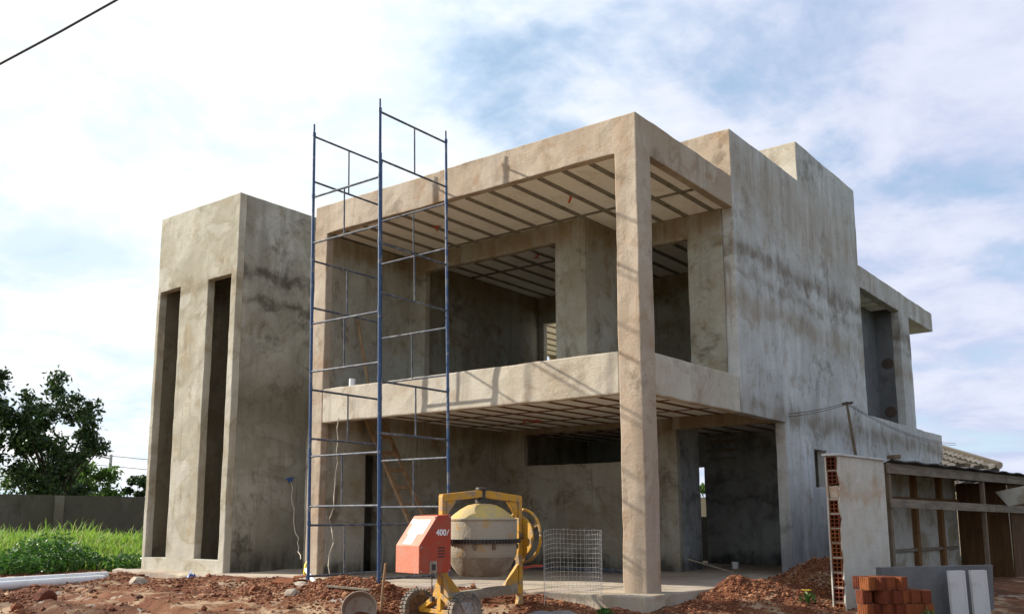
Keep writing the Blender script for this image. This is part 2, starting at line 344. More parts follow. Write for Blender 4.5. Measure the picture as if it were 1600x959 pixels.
def slab_wall(mb, plane, t0, t1, ucut, zcut, solid, step=.2):
    """watertight wall in plane 'x' (u=y) or 'y' (u=x) or 'z'(u=x,v=y), thickness t0..t1, solid(u,v) says where it is filled"""
    U, V = cuts(ucut, step), cuts(zcut, step); nu, nv = len(U)-1, len(V)-1
    sol = [[solid((U[i]+U[i+1])/2, (V[j]+V[j+1])/2) for j in range(nv)] for i in range(nu)]
    idx = {}; o = len(mb.v)
    def P(i, j, k):
        if (i, j, k) not in idx:
            t = (t0, t1)[k]; u, v = U[i], V[j]
            idx[(i, j, k)] = len(mb.v)
            mb.v.append((t, u, v) if plane == 'x' else (u, t, v) if plane == 'y' else (u, v, t))
        return idx[(i, j, k)]
    def F(*q): mb.f.append(q); mb.fm.append(0)
    for i in range(nu):
        for j in range(nv):
            if not sol[i][j]: continue
            for k in (0, 1): F(P(i, j, k), P(i+1, j, k), P(i+1, j+1, k), P(i, j+1, k))
            if i == 0 or not sol[i-1][j]: F(P(i, j, 0), P(i, j+1, 0), P(i, j+1, 1), P(i, j, 1))
            if i == nu-1 or not sol[i+1][j]: F(P(i+1, j, 0), P(i+1, j+1, 0), P(i+1, j+1, 1), P(i+1, j, 1))
            if j == 0 or not sol[i][j-1]: F(P(i, j, 0), P(i+1, j, 0), P(i+1, j, 1), P(i, j, 1))
            if j == nv-1 or not sol[i][j+1]: F(P(i, j+1, 0), P(i+1, j+1, 0), P(i+1, j+1, 1), P(i, j+1, 1))
def holes(*hs):
    return lambda u, v: not any(a < u < b and c < v < d for a, b, c, d in hs)

# ------------------------------------------------------------------ ground
MOUNDS = [(-3.7, -1.62, .20, .50), (-4.5, -1.5, .13, .5), (-4.1, -1.75, .10, .8), (-3.0, -1.9, .16, .5), (-5.4, -1.75, .12, .5), (-6.6, -1.5, .06, .8),
          (-1.3, -.78, .10, .35), (-.7, -.85, .07, .35), (.15, -.95, .09, .4), (.75, 1.35, .24, .5), (.55, .3, .10, .45), (1.15, 4.2, .48, 1.0), (.9, 2.6, .22, .8), (1.4, 1.3, .10, .8),
          (-2.2, -1.1, .12, .4), (-9.5, -1.9, .06, .7), (-8.0, -1.8, .08, .5), (-12.6, -.9, .06, .8), (-10.2, -1.3, .10, .35), (-7.9, -4.4, .10, .5), (-8.6, -3.6, .10, .5)]
def sstep(a, b, x):
    t = min(1, max(0, (x-a)/(b-a))); return t*t*(3-2*t)
def gz(x, y, fine=True):
    z = -.31+.05*noise.noise(Vector((x*.35, y*.35, 3)))
    dep = (x-CAM.x)*FWD.x+(y-CAM.y)*FWD.y
    z += .15*sstep(11.7, 13.0, dep)+.10*sstep(-1.9, -.9, y)*(1-sstep(-.3, .4, y))*sstep(-9, -8, x)*(1-sstep(.2, 1.2, x))+.05*sstep(13.5, 17, dep)
    if -70 < x < -11.9:
        z += .38*sstep(19.0, 25, dep)*sstep(-11.9, -13.2, x)
    if x < -4 and x > -20 and y < -2.2:         # wheel ruts across the yard
        for off in (0, 1.35):
            q = y+3.3+.12*x*.5+.55+off*.8+.15*math.sin(x*.9)
            z -= .06*math.exp(-(q*q)/.02)-.035*math.exp(-((abs(q)-.22)**2)/.008)
    for mx, my, h, r in MOUNDS:
        d = ((x-mx)**2+(y-my)**2)/(r*r)
        if d < 6: z += h*math.exp(-d)*(1+.35*noise.noise(Vector((x*3, y*3, 1.5))))
    if fine and abs(x+8) < 22 and abs(y) < 14:
        k = .035 if x < -6.8 else .02
        z += k*noise.noise(Vector((x*2.2, y*2.2, 0)))+.022*noise.noise(Vector((x*6, y*6, 4)))+.012*noise.noise(Vector((x*15, y*15, 9)))
    return z
def axis(a, b, st, far):
    r = [a+i*st for i in range(int(round((b-a)/st))+1)]
    lo, hi, d = r[0], r[-1], st
    while lo > -far:
        d *= 1.35; lo -= d; r.insert(0, lo)
    d = st
    while hi < far:
        d *= 1.35; hi += d; r.append(hi)
    return r
GX, GY = axis(-20, 5, .06, 900), axis(-6.2, 5.2, .06, 900)
mb = MB(); nx = len(GX)
mb.v = [(x, y, gz(x, y)) for y in GY for x in GX]
mb.f = [(j*nx+i, j*nx+i+1, (j+1)*nx+i+1, (j+1)*nx+i) for j in range(len(GY)-1) for i in range(nx-1)]
me = bpy.data.meshes.new('ground'); me.from_pydata(mb.v, [], mb.f); me.materials.append(M['earth']); me.polygons.foreach_set('use_smooth', [True]*len(me.polygons))
g = bpy.data.objects.new('ground', me); C.objects.link(g); g['kind'] = 'structure'

# ------------------------------------------------------------------ house
L, WL = 6.7077, .32; XI = -L+WL
Wc, Dc = .355, .393; ZT, H, ZB, ZS = 6.065, 6.6, 2.631, 3.22
D1, D2, D3, D4, D5, D6, D7, D8 = 3.186, 5.044, 6.302, 9.83, 16.178, 12.87, 13.76, 16.27
H2, H4 = 7.4535, 8.263
house = empty('unfinished_house', (0, 0, 0), 'unfinished two-storey house of bare plastered concrete with open balcony and corner column', 'house')
def part(name, mt, parent=house, bevel=.016, rough=.018, fn=None, **k):
    b_ = MB(); fn(b_); return b_.build(name, mt, parent, bevel=bevel, rough=rough, **k)
T = .15
part('corner_column', M['front'], fn=lambda b: slab_wall(b, 'y', 0, Dc, [-Wc, 0], [-.02, ZT], holes()), nobev=lambda c: c.z > ZT-.05)
part('roof_beam', M['front'], fn=lambda b: slab_wall(b, 'y', 0, T, [-L, 0], [ZT, H], holes()), nobev=lambda c: (c.z < ZT+.04 and (c.x > -Wc-.06 or c.x < XI+.06)) or (c.x > -.06 and c.y > T-.05))
part('roof_beam', M['front'], fn=lambda b: slab_wall(b, 'x', -T, 0, [T, D1], [ZT, H], holes()), nobev=lambda c: (c.z < ZT+.04 and c.y < Dc+.06) or c.y < T+.05 or c.y > D1-.05)
part('sill_beam', M['beam'], fn=lambda b: slab_wall(b, 'y', .004, T+.02, [XI, -Wc], [ZB, ZS], holes()), bevel=.022)
part('sill_beam', M['beam'], fn=lambda b: slab_wall(b, 'x', -T-.02, -.004, [Dc, D1], [ZB, ZS], holes()), bevel=.022)
part('side_pier', M['front'], fn=lambda b: slab_wall(b, 'y', 0, .16, [-L, XI], [-.02, ZT], holes()), nobev=lambda c: c.z > ZT-.05)
part('left_wall', M['inner'], fn=lambda b: slab_wall(b, 'x', -L, XI, [.16, 1.08, 1.55, 6.65, 8.65], [-.02, 2.15, 3.05, ZT], lambda y, z: not (1.08 < y < 1.55 and z < 2.15) and not (y > 6.65 and z > 3.05)))
part('left_parapet', M['side'], fn=lambda b: slab_wall(b, 'x', -L, -L+T, [T, 6.65], [ZT, H], holes()))
# right wall with its window, recess and stepped parapets
def rsolid(y, z):
    if y < D2: return z > ZB and z < H2
    if y < D4:
        if 6.40 < y < 7.1 and 1.54 < z < 2.24: return False
        return z < (H2 if y < D3 else H4)
    if y < D6: return z < 3.18 or 6.03 < z < 6.54
    if y < D7: return z < 6.54
    return z < 3.18
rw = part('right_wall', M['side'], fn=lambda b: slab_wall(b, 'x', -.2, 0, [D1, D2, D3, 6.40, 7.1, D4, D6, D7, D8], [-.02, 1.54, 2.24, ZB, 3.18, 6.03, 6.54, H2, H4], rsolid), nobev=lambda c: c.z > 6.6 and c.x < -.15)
rw.data.materials.append(M['front']); rw.data.materials.append(M['beam'])
for p in rw.data.polygons:          # the parapet ends carry the front coat
    if p.normal.y < -.7 and p.center.z > 6.6 and p.center.y < D4-.5: p.material_index = 1 if p.center.y < D2 else 2
part('front_parapet', M['front'], fn=lambda b: slab_wall(b, 'y', D1, D1+T, [-6.4, -.2], [6.35, H2], holes()), nobev=lambda c: c.x > -.25)
part('tank_parapet', M['beam'], fn=lambda b: slab_wall(b, 'y', D3, D3+T, [-6.4, -.2], [6.4, H4], holes()), nobev=lambda c: c.x > -.25)
part('tank_parapet', M['side'], fn=lambda b: slab_wall(b, 'y', D4-T, D4, [-3.15, -.2], [6.4, H4], holes()))
part('canopy', M['side'], fn=lambda b: slab_wall(b, 'z', 6.03, 6.537, [-3.0, -.003], [D7, D5], holes()))
part('canopy', M['inner'], fn=lambda b: slab_wall(b, 'z', 6.10, 6.5, [-3.0, -.2], [D4, D7], holes()))
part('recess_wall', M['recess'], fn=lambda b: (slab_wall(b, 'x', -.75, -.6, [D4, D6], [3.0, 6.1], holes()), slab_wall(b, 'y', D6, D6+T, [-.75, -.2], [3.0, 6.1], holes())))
part('recess_floor', M['inner'], fn=lambda b: slab_wall(b, 'z', 2.9, 3.05, [-3., -.2], [D4, D8], holes()))
part('recess_ceiling', M['panel'], fn=lambda b: [b.box(-.6, -.2, y, y+.42, 6.05, 6.098) for y in (9.95, 10.5, 11.05, 11.6, 12.15)], bevel=0, rough=0)
part('wing_wall', M['side'], fn=lambda b: (slab_wall(b, 'x', -3.15, -3., [6.65, D4, D8], [-.02, 3.06, 6.1], lambda y, z: y > D4 or z > 3.06), slab_wall(b, 'y', D8-T, D8, [-3., -.2], [-.02, 3.18], holes())))
for zc, nm in ((4.74, 0), (3.55, 1)):
    b_ = MB(); b_.lathe([(0, .012), (.12, .012), (.14, 0)], 20, (-.18-.17, D6-.001, zc), (0, -1, 0)); o = b_.build('mortar_patch', M['patch'], house, rough=.01)
# slabs, floors, ceilings
b_ = MB(); slab_wall(b_, 'z', -.5, 0, [-8.6, -7.2, .22], [-.45, 16.4], holes(), .6); b_.build('floor_slab', M['floor'], house, bevel=.02, rough=.012)
part('roof_slab', M['inner'], fn=lambda b: slab_wall(b, 'z', 6.16, 6.4, [-L+T, -3.15, -T-.05], [T, D1, 6.65, D4-T], lambda x, y: y < 6.65 or x > -3.15, 1.))
part('upper_floor', M['inner'], fn=lambda b: slab_wall(b, 'z', 2.93, 3.06, [XI, -.2], [T+.02, 8.5], holes(), 1.))
def ceiling(z, x0, x1, y0, y1, sp, ys, rm, nm, rw=.095):
    b_ = MB(); b_.box(x0, x1, y0, y1, z, z+.08); c_ = b_.build(nm, M['panel'], house)
    b_ = MB(); x = x0+.28
    while x < x1-.1:
        j = random.uniform(-.015, .015); b_.box(x+j, x+j+rw, y0+.005, y1-.005, z-.014, z-.001); x += sp
    for yy, ww in ys: b_.box(x0+.005, x1-.005, yy, yy+ww, z-.010, z-.001)
    b_.build('joists', rm, c_, rough=.006)
    return c_
ceiling(6.08, XI+.005, -T-.005, T+.005, 6.49, .475, ((2.0, .09), (4.0, .1)), M['rib'], 'upper_ceiling')
ceiling(2.85, XI+.005, -.205, T+.03, 8.49, .49, ((.95, .07), (2.5, .09), (3.9, .09), (6.4, .09)), M['rib_low'], 'lower_ceiling', .085)
# upper inner walls
part('balcony_wall', M['inner'], fn=lambda b: slab_wall(b, 'y', 2.13, 2.28, [XI, -5.95, -2.87, -2.24], [3.05, 5.73, 6.08], holes((-5.95, -2.87, 3.0, 5.73))))
part('balcony_wall', M['inner'], fn=lambda b: slab_wall(b, 'x', -2.39, -2.24, [2.28, 3.15], [3.05, 6.08], holes()))
part('balcony_wall', M['inner'], fn=lambda b: slab_wall(b, 'y', 3.15, 3.30, [-2.39, -1.75, -.84, -.2], [3.05, 5.67, 6.08], holes((-1.75, -.84, 3.0, 5.67))))
part('rear_wall', M['inner'], fn=lambda b: slab_wall(b, 'y', 6.5, 6.643, [-6.6, -6.25, -5.85, -.2], [3.05, 4.35, 5.46, 6.16], holes((-6.25, -5.85, 4.35, 5.46))))
# lower inner walls
part('patio_wall', M['inner'], fn=lambda b: slab_wall(b, 'y', 5., 5.15, [XI, -5.72, -3.0, -2.12], [-.02, 2.07, 2.73, 2.85], holes((-5.72, -3.0, 2.07, 2.73))))
part('lintel_beam', M['inner'], fn=lambda b: slab_wall(b, 'y', 4.86, 5.044, [-2.12, -.2], [2.62, 2.845], holes()))
part('rear_wall', M['rear'], fn=lambda b: slab_wall(b, 'y', 8.5, 8.65, [XI, -3.70, -3.27, -.2], [-.02, 2.12, 2.93], holes((-3.70, -3.27, -1, 2.12))))
part('inner_pier', M['rear'], fn=lambda b: slab_wall(b, 'x', -2.36, -2.2, [5.15, 6.1], [-.02, 2.85], holes()))
b_ = MB()
for z_, t_, a_ in ((2.26, .03, .0), (2.42, .05, .02), (2.60, .07, .03), (2.74, .05, .02)): b_.bar((-2.95, 7.98, z_), (-2.28, 7.98, z_+a_), .03, t_)
b_.build('formwork_board', M['woodgrey'], house, bevel=.004)
# closet behind the small left door, rear balcony
part('closet_wall', M['inner'], fn=lambda b: (slab_wall(b, 'x', -7.9, -7.78, [.95, 2.0], [0, 2.6], holes()), slab_wall(b, 'y', .95, 1.05, [-7.78, -L], [0, 2.6], holes()), slab_wall(b, 'y', 1.9, 2.0, [-7.78, -L], [0, 2.6], holes()), slab_wall(b, 'z', 2.6, 2.7, [-7.9, -L], [.95, 2.0], holes())))
b_ = MB(); b_.box(-10.5, -5.6, 8.7, 13, 6.0, 6.2); rc = b_.build('rear_canopy', M['panel'], house)
b_ = MB()
for i in range(9): b_.box(-10.3+i*.5, -10.2+i*.5, 8.75, 12.9, 5.98, 5.998)
b_.build('joists', M['rib'], rc)
for x in (-10.4, -6.0): part('rear_column', M['inner'], fn=lambda b: b.box(x, x+.3, 12.6, 12.9, -.4, 6.0))
# red marks scrawled on the ceiling panels
def text_mesh(s, size, ext=.001, fat=0., shear=0.):
    cu = bpy.data.curves.new('t', 'FONT'); cu.body = s; cu.size = size; cu.extrude = ext; cu.offset = fat; cu.shear = shear; cu.align_x = 'CENTER'; cu.align_y = 'CENTER'
    ob = bpy.data.objects.new('t', cu); C.objects.link(ob); dg = bpy.context.evaluated_depsgraph_get()
    me_ = bpy.data.meshes.new_from_object(ob.evaluated_get(dg)); bpy.data.objects.remove(ob); bpy.data.curves.remove(cu)
    return me_
for s_, (x, y, z), sz in (('T', (-4.66, 1.03, 6.062), .24), ('I', (-1.94, 1.23, 6.062), .27), ('2', (-4.29, 3.54, 6.062), .24), ('F6', (-4.5, 3.65, 2.832), .40)):
    me_ = text_mesh(s_, sz, .001, .004); me_.name = 'red_mark'; me_.materials.append(M['mark'])
    o = bpy.data.objects.new('red_mark', me_); C.objects.link(o); o.parent = house; o.location = (x, y, z); o.rotation_euler = (math.pi, 0, R(41)); o.scale = (1, 1.7, 1)

# ------------------------------------------------------------------ tower
TX0, TX1, TY0, TY1, TH = -11.4676, -8.7488, -.195, 3.2, 7.305
tower = empty('concrete_tower', (TX1, TY0, 0), 'tall bare concrete tower with two narrow vertical slits beside the house', 'tower')
def tpart(name, mt, fn, bevel=.014, rough=.008):
    b_ = MB(); fn(b_); return b_.build(name, mt, tower, off=(TX1, TY0, 0), bevel=bevel, rough=rough*1.8)
tpart('front_wall', M['tower'], lambda b: slab_wall(b, 'y', TY0, TY0+.16, [TX0, TX0+.11, TX0+.841, TX0+1.79, TX0+2.545, TX1], [-.02, .238, 5.69, TH], holes((TX0+.11, TX0+.841, .238, 5.69), (TX0+1.79, TX0+2.545, .238, 5.69))))
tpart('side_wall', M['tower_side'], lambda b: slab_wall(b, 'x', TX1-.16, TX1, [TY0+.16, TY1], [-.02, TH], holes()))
tpart('side_wall', M['block'], lambda b: slab_wall(b, 'x', TX0, TX0+.10, [TY0+.16, TY1], [-.02, TH], holes()))
tpart('rear_wall', M['block'], lambda b: slab_wall(b, 'y', TY1-.16, TY1, [TX0+.10, TX1-.16], [-.02, TH], holes()))
tpart('roof_slab', M['inner'], lambda b: slab_wall(b, 'z', 7.05, 7.2, [TX0+.10, TX1-.16], [TY0+.16, TY1-.16], holes()))
tpart('tie_beam', M['block'], lambda b: b.box(TX0+.1, TX1-.16, .9, 1.1, 5.2, 5.5))
tpart('inner_wall', M['block'], lambda b: slab_wall(b, 'x', -10.25, -10.1, [TY0+.16, TY1-.16], [0, 7.05], holes()))
tpart('base_slab', M['floor'], lambda b: slab_wall(b, 'z', -.5, 0, [TX0-.32, -8.6], [-.62, 3.4], holes()), .03, .02)
b_ = MB(); b_.box(-8.742, -8.70, 1.22, 1.28, 1.70, 1.76); b_.tube([(-8.72, 1.16, 1.76), (-8.72, 1.34, 1.79)], .014); b_.tube([(-8.75, 1.25, 1.73), (-8.66, 1.25, 1.73)], .02)
b_.build('valve', M['bluelitter'], tower, off=(TX1, TY0, 0))

# ------------------------------------------------------------------ scaffold
sc = .92
def scl(p): return CAM+(Vector(p)-CAM)*sc
SX, SY, A_, TOP, G_, MD = -4.0406, -.8391, 1.5773, 7.3699, .7948, 1.0823
def SP(ix, iy, z): return scl((SX-A_*(1-ix)-.0014*z, SY+A_*iy-.0239*z, z))
sorg = scl((SX-A_/2, SY+A_/2, -.3)); sorg.z = -.25
scaf = empty('scaffold_tower', sorg, 'slender blue steel scaffold tower of stacked frames in front of the house', 'scaffold')
wob = random.Random(3)
for k in range(7):
    zt_ = TOP-MD*k+.06; zb_ = zt_-MD; ends = ((0, 0), (0, 1)) if k % 2 == 0 else ((0, 0), (1, 0))
    for s_ in (0, 1):
        if k % 2 == 0: a, c = (s_, 0), (s_, 1)      # frames running away from the viewer
        else: a, c = (0, s_), (1, s_)
        pa = lambda z, f=0.: SP(*a, z)+(SP(*c, z)-SP(*a, z))*f
        dz = wob.uniform(-.012, .012)
        b_ = MB()
        for zr in (TOP-MD*k, TOP-MD*k-G_): b_.tube([pa(zr+dz), pa(zr, 1.)], .0165, 8)
        f_ = .5+wob.uniform(-.02, .02)
        b_.tube([pa(TOP-MD*k, f_), pa(TOP-MD*k-G_, f_)], .012, 8)
        fr = b_.build('frame', M['steel'], scaf, off=sorg, smooth=True)
        for q in (0, 1):
            bot = zb_
            if k == 6: bot = {(0, 0): .02, (1, 0): -.28, (0, 1): 0.02, (1, 1): 0.02}[(a, c)[q]] if True else zb_
            if k == 6: bot = min(bot, zt_-.2)
            e = MB(); top = zt_+(.10 if k == 0 else 0)
            e.tube([pa(bot, q), pa(zt_-.03, q)], .0235, 10)
            e.tube([pa(zt_-.06, q), pa(zt_, q)], .0285, 10)
            if k == 0: e.tube([pa(zt_-.01, q), pa(top+.05, q)], .015, 8)
            e.build('post', M['blue'], fr, off=sorg, smooth=True)

# ------------------------------------------------------------------ cement mixer (local x = from motor box to handwheel, y = away, z up)
mixer = empty('cement_mixer', (-1.45, -1.60, -.39), 'yellow concrete mixer with red motor box and upturned drum', 'concrete mixer', rz=math.atan2(.98, .20))
def mp_(name, mt, fn, parent=mixer, **k):
    b_ = MB(); fn(b_); return b_.build(name, mt, parent, **k)
HX = .62
drum = mp_('drum', [M['drum'], M['drumdirt'], M['drumlow']], lambda b: (
    b.lathe([(.001, 1.54), (.10, 1.538), (.18, 1.52), (.27, 1.47), (.36, 1.405), (.415, 1.355), (.438, 1.325)], 40),
    b.lathe([(.438, 1.325), (.445, 1.29), (.445, 1.12), (.448, 1.10), (.448, .99), (.44, .92), (.425, .88)], 40, mi=1),
    b.lathe([(.425, .88), (.37, .76), (.30, .67), (.265, .645), (.25, .68), (.40, .92)], 40, mi=2)), smooth=True, rough=.011)
def gear(b):
    n = 72; b.lathe([(.44, 1.05), (.475, 1.05), (.475, 1.10), (.44, 1.10)], 48)
    for i in range(n):
        t = 2*math.pi*i/n; d = Vector((math.cos(t), math.sin(t), 0)); b.obox(d*.483+Vector((0, 0, 1.075)), d*.012, Vector((-d.y, d.x, 0))*.010, (0, 0, .025))
mp_('gear_ring', M['dark'], gear, drum)
mp_('drum_seam', M['drumdirt'], lambda b: b.lathe([(.428, 1.325), (.452, 1.33), (.452, 1.345), (.428, 1.35)], 40), drum)
for t in (40, 130, 220, 250, 310, 340):
    d = Vector((math.cos(R(t)), math.sin(R(t)), 0)); mp_('drum_lug', M['rimdirt'], lambda b: b.obox(d*.452+Vector((0, 0, 1.01)), d*.015, Vector((-d.y, d.x, 0))*.022, (0, 0, .03)), drum, bevel=.004)
def yoke(b):
    for s in (-1, 1):
        b.box(s*HX-.03, s*HX+.03, -.04, .04, 1.06, 1.625)
        b.bar((s*(HX+.02), 0, 1.60), (0, 0, 1.665), .09, .085, (0, 1, 0))
        b.prism([(0, 0), (.16, 0), (0, -.2)], lambda u, v, t: (s*(HX-.04)-s*u, t, 1.57+v), -.03, .03)
mp_('yoke', M['yellow'], yoke, bevel=.006)
mp_('pivot', M['dark'], lambda b: (b.lathe([(.001, 1.745), (.075, 1.74), (.08, 1.715), (.05, 1.71), (.05, 1.60), (.085, 1.585), (.085, 1.54)], 20)), smooth=True)
def frame(b):
    for s in (-1, 1): b.box(s*(HX+.010)-.034, s*(HX+.010)+.034, -.036, .036, .26 if s < 0 else .06, 1.06)
    b.bar((-HX, 0, .40), (HX, 0, .46), .10, .11)
mp_('frame', M['yellow'], frame, bevel=.006)
mp_('cross_rail', M['drumlow'], lambda b: b.bar((-HX+.06, 0, .402), (HX-.06, 0, .462), .106, .118), bevel=.01)
for s in (-1, 1): mp_('gusset', M['yellow'], lambda b: b.prism([(0, 0), (.26, 0), (0, .30)], lambda u, v, t: (s*(HX-.03)-s*u, t, .47+v if s > 0 else .44+v), -.025, .025))
def legs(b):
    for s in (-1, 1):
        b.bar((-HX, 0, .46), (-HX, s*.40, .25), .06, .09, (1, 0, 0))
    b.bar((-HX-.01, -.43, .25), (-HX-.01, .43, .25), .05, .05)
    b.prism([(-.17, 0), (.17, 0), (0, .33)], lambda u, v, t: (-HX+t, u, .42+v), -.02, .02)
mp_('axle_leg', M['yellow'], legs, bevel=.004)
mp_('stand_foot', M['yellow'], lambda b: (b.box(HX-.06, HX+.09, -.07, .07, .0, .02), b.prism([(-.09, 0), (.04, 0), (.04, .3), (-.03, .3)], lambda u, v, t: (HX+u, t, .02+v), -.03, .03)), bevel=.004)
def wheel(y):
    def ty(b):
        b.lathe([(.165, -.045), (.205, -.05), (.222, -.035), (.226, 0), (.222, .035), (.205, .05), (.165, .045)], 36, (-HX-.01, y, .262), (0, 1, 0), closed=True)
        for i in range(30):
            t = 2*math.pi*(i+.5)/30; d = Vector((math.cos(t), 0, math.sin(t))); tt = Vector((-d.z, 0, d.x))
            for s in (-1, 1): b.obox(Vector((-HX-.01, y+s*.034, .262))+d*.226, d*.014, tt*.012, Vector((0, .022, 0)))
    wh = mp_('wheel', M['rim'] if y < 0 else M['rimdirt'], lambda b: (
        b.lathe([(.168, -.042), (.15, -.03), (.14, -.012), (.14, .012), (.15, .03), (.168, .042)], 36, (-HX-.01, y, .262), (0, 1, 0), closed=True),
        b.lathe([(.001, -.062), (.04, -.06), (.045, -.03), (.045, .03), (.04, .06), (.001, .062)], 18, (-HX-.01, y, .262), (0, 1, 0)),
        b.lathe([(.045, -.006), (.14, -.006), (.14, .006), (.045, .006)], 36, (-HX-.01, y, .262), (0, 1, 0), closed=True),
        [b.bar(Vector((-HX-.01, y, .262))+Vector((math.cos(i*math.pi/3), 0, math.sin(i*math.pi/3)))*.04, Vector((-HX-.01, y, .262))+Vector((math.cos(i*math.pi/3), 0, math.sin(i*math.pi/3)))*.15, .05, .024) for i in range(6)]), smooth=True)
    mp_('tyre', M['tyre'], ty, wh, smooth=True)
wheel(-.47); wheel(.47)
# motor box: end face to -x, side with the capacity mark to -y
BX0, BX1, BY0, BY1 = -1.08, -.665, -.24, .24
prof = [(BX1, .72), (BX0-.05, .72), (BX0-.05, 1.04), (BX0+.21, 1.385), (BX1, 1.40)]
box_ = mp_('motor_housing', [M['red'], M['redpale']], lambda b: b.prism(prof, lambda u, v, t: (u, t, v), BY0, BY1), bevel=.008)
for p in box_.data.polygons:
    if p.normal.x < -.5: p.material_index = 1  # end face and slope take the paler red
sl0, sl1 = Vector((BX0-.05, 0, 1.04)), Vector((BX0+.21, 0, 1.385)); sd_ = (sl1-sl0).normalized(); sn = Vector((-sd_.z, 0, sd_.x))
def stick(f0, f1, y0, y1, nm='sticker'):
    c_ = sl0.lerp(sl1, (f0+f1)/2)+sn*.0025; h_ = (sl1-sl0).length*(f1-f0)/2
    mp_(nm, M['label'], lambda b: b.obox(c_+Vector((0, (y0+y1)/2, 0)), sd_*h_, Vector((0, (y1-y0)/2, 0)), sn*.001), box_)
stick(.38, .86, -.17, .15); stick(.04, .36, -.07, .11); stick(.74, .88, .15, .22)
for tx, fat, shr, px_ in (('400', .0035, 0, -.815), ('l', .0015, .45, -.733)):
    me_ = text_mesh(tx, .098, .001, fat, shr); me_.name = 'capacity_mark'; me_.materials.append(M['label'])
    o = bpy.data.objects.new('capacity_mark', me_); C.objects.link(o); o.parent = box_; o.location = (px_, BY0-.003, 1.185); o.rotation_euler = (R(90), 0, 0)
mp_('switch', [M['stone'], M['dark']], lambda b: (b.box(-.98, -.88, BY0-.012, BY0-.001, .72, .86), b.box(-.955, -.905, BY0-.022, BY0-.012, .755, .825, 1)), box_)
for k in range(4): mp_('vent_slot', M['dark'], lambda b: b.box(-.86, -.76, BY0-.0035, BY0-.001, .90+.035*k, .914+.035*k), box_)
for bx_, bz_ in ((-1.1, .745), (-1.1, 1.02), (-.69, .745), (-.69, 1.37), (-.9, 1.365)): mp_('bolt', M['stone'], lambda b: b.lathe([(.001, .008), (.011, .007), (.012, 0)], 8, (bx_, BY0, bz_), (0, -1, 0)), box_)
mp_('power_cord', M['cable'], lambda b: (b.tube([(-.95, BY0-.01, .73), (-.952, BY0-.015, .6), (-.94, BY0-.01, .45)], .006), b.box(-.965, -.915, BY0-.03, BY0+.01, .40, .455)), box_)
mp_('housing_bracket', M['yellow'], lambda b: b.box(-.67, -.62, -.08, .08, .8, 1.3), bevel=.004)
# handwheel
def hw(b):
    c_ = Vector((.70, 0, 1.13)); n = 40
    b.tube([c_+Vector((0, math.cos(2*math.pi*i/n), math.sin(2*math.pi*i/n)))*.335 for i in range(n+1)], .019, 8, False)
    for a in (0, 120, 240):
        d = Vector((0, math.cos(R(a+30)), math.sin(R(a+30)))); b.bar(c_, c_+d*.33, .05, .014, (1, 0, 0))
hwo = mp_('handwheel', M['yellow'], hw, smooth=True)
mp_('hub', M['rimdirt'], lambda b: b.lathe([(.001, .1), (.05, .1), (.06, .05), (.06, -.12)], 20, (.70, 0, 1.13), (1, 0, 0)), hwo, smooth=True)
mp_('tilt_plate', M['yellow'], lambda b: b.lathe([(.001, .01), (.255, .01), (.265, 0), (.255, -.01), (.001, -.01)], 36, (.665, .02, 1.12), (1, 0, 0)))
mp_('lock_lever', M['red'], lambda b: (b.tube([(.66, -.05, .72), (.78, -.1, .745), (.92, -.12, .74)], .017),), smooth=True)

# ------------------------------------------------------------------ wire mesh roll
mesh_c = Vector((-.73, -.62, 0)); mesh_c.z = -.24
roll = MB(); RR = .375; HH = 1.04
vr = RT; vf = Vector((FWD.x, FWD.y, 0)).normalized()
def arc(t):
    r_ = RR*(1+.04*math.sin(2*t)); return mesh_c+vr*r_*math.cos(t)+vf*r_*math.sin(t)*.95
ts = [R(-65+a*255/30) for a in range(31)]
for i, t in enumerate(ts):
    p = arc(t); jz = .015*math.sin(i*1.7); roll.tube([p, p+Vector((0, 0, HH+jz+.03*math.sin(t)))], .0017, 4, False)
for j in range(18):
    z_ = .02+j*HH/17.5; roll.tube([arc(t)+Vector((0, 0, z_+.012*math.sin(t*3+1)*j/18+.03*math.sin(t)*j/18)) for t in ts], .0015, 4, False)
tag(roll.build('wire_mesh_roll', M['gal'], None, off=mesh_c), 'standing roll of galvanised welded wire mesh between the mixer and the corner column', 'wire mesh')

# ------------------------------------------------------------------ ladder and props, site clutter
def single(name, mt, fn, label, cat, off=(0, 0, 0), group=None, **k):
    b_ = MB(); fn(b_); o = b_.build(name, mt, None, off=off, **k); return tag(o, label, cat, group)
lad = empty('wooden_ladder', (-4.7, 1.2, 0), 'rough wooden ladder leaning on the left wall of the ground-floor patio', 'ladder')
l0, l1 = Vector((-4.63, 1.0, 0)), Vector((-6.33, 1.0, 2.78)); dy = Vector((0, .42, 0))
for s in (0, 1):
    b_ = MB(); b_.bar(l0+dy*s, l1+dy*s, .045, .085, (0, 1, 0)); b_.build('rail', M['ladder'], lad, off=(-4.7, 1.2, 0), bevel=.006)
for i in range(8):
    p = l0.lerp(l1, .1+.112*i); b_ = MB(); b_.bar(p-dy*.1, p+dy*1.1, .075, .03, (l1-l0).cross(dy)); b_.build('rung', M['ladder'], lad, off=(-4.7, 1.2, 0), bevel=.004)
single('wooden_plank', M['ladder'], lambda b: b.bar((-6.35, .74, 4.62), (-5.92, .72, 3.06), .05, .03, (0, 1, 0)), 'thin wooden plank leaning in the left corner of the upper balcony', 'plank', (-5.92, .72, 3.06), bevel=.004)
single('plastic_tube', M['pvc'], lambda b: (b.lathe([(.055, 0), (.055, .13), (.048, .13), (.048, 0)], 20, (-5.72, .08, ZS-.001), closed=True)), 'short white plastic tube standing on the balcony sill behind the scaffold', 'tube', (-5.72, .08, ZS), smooth=True)
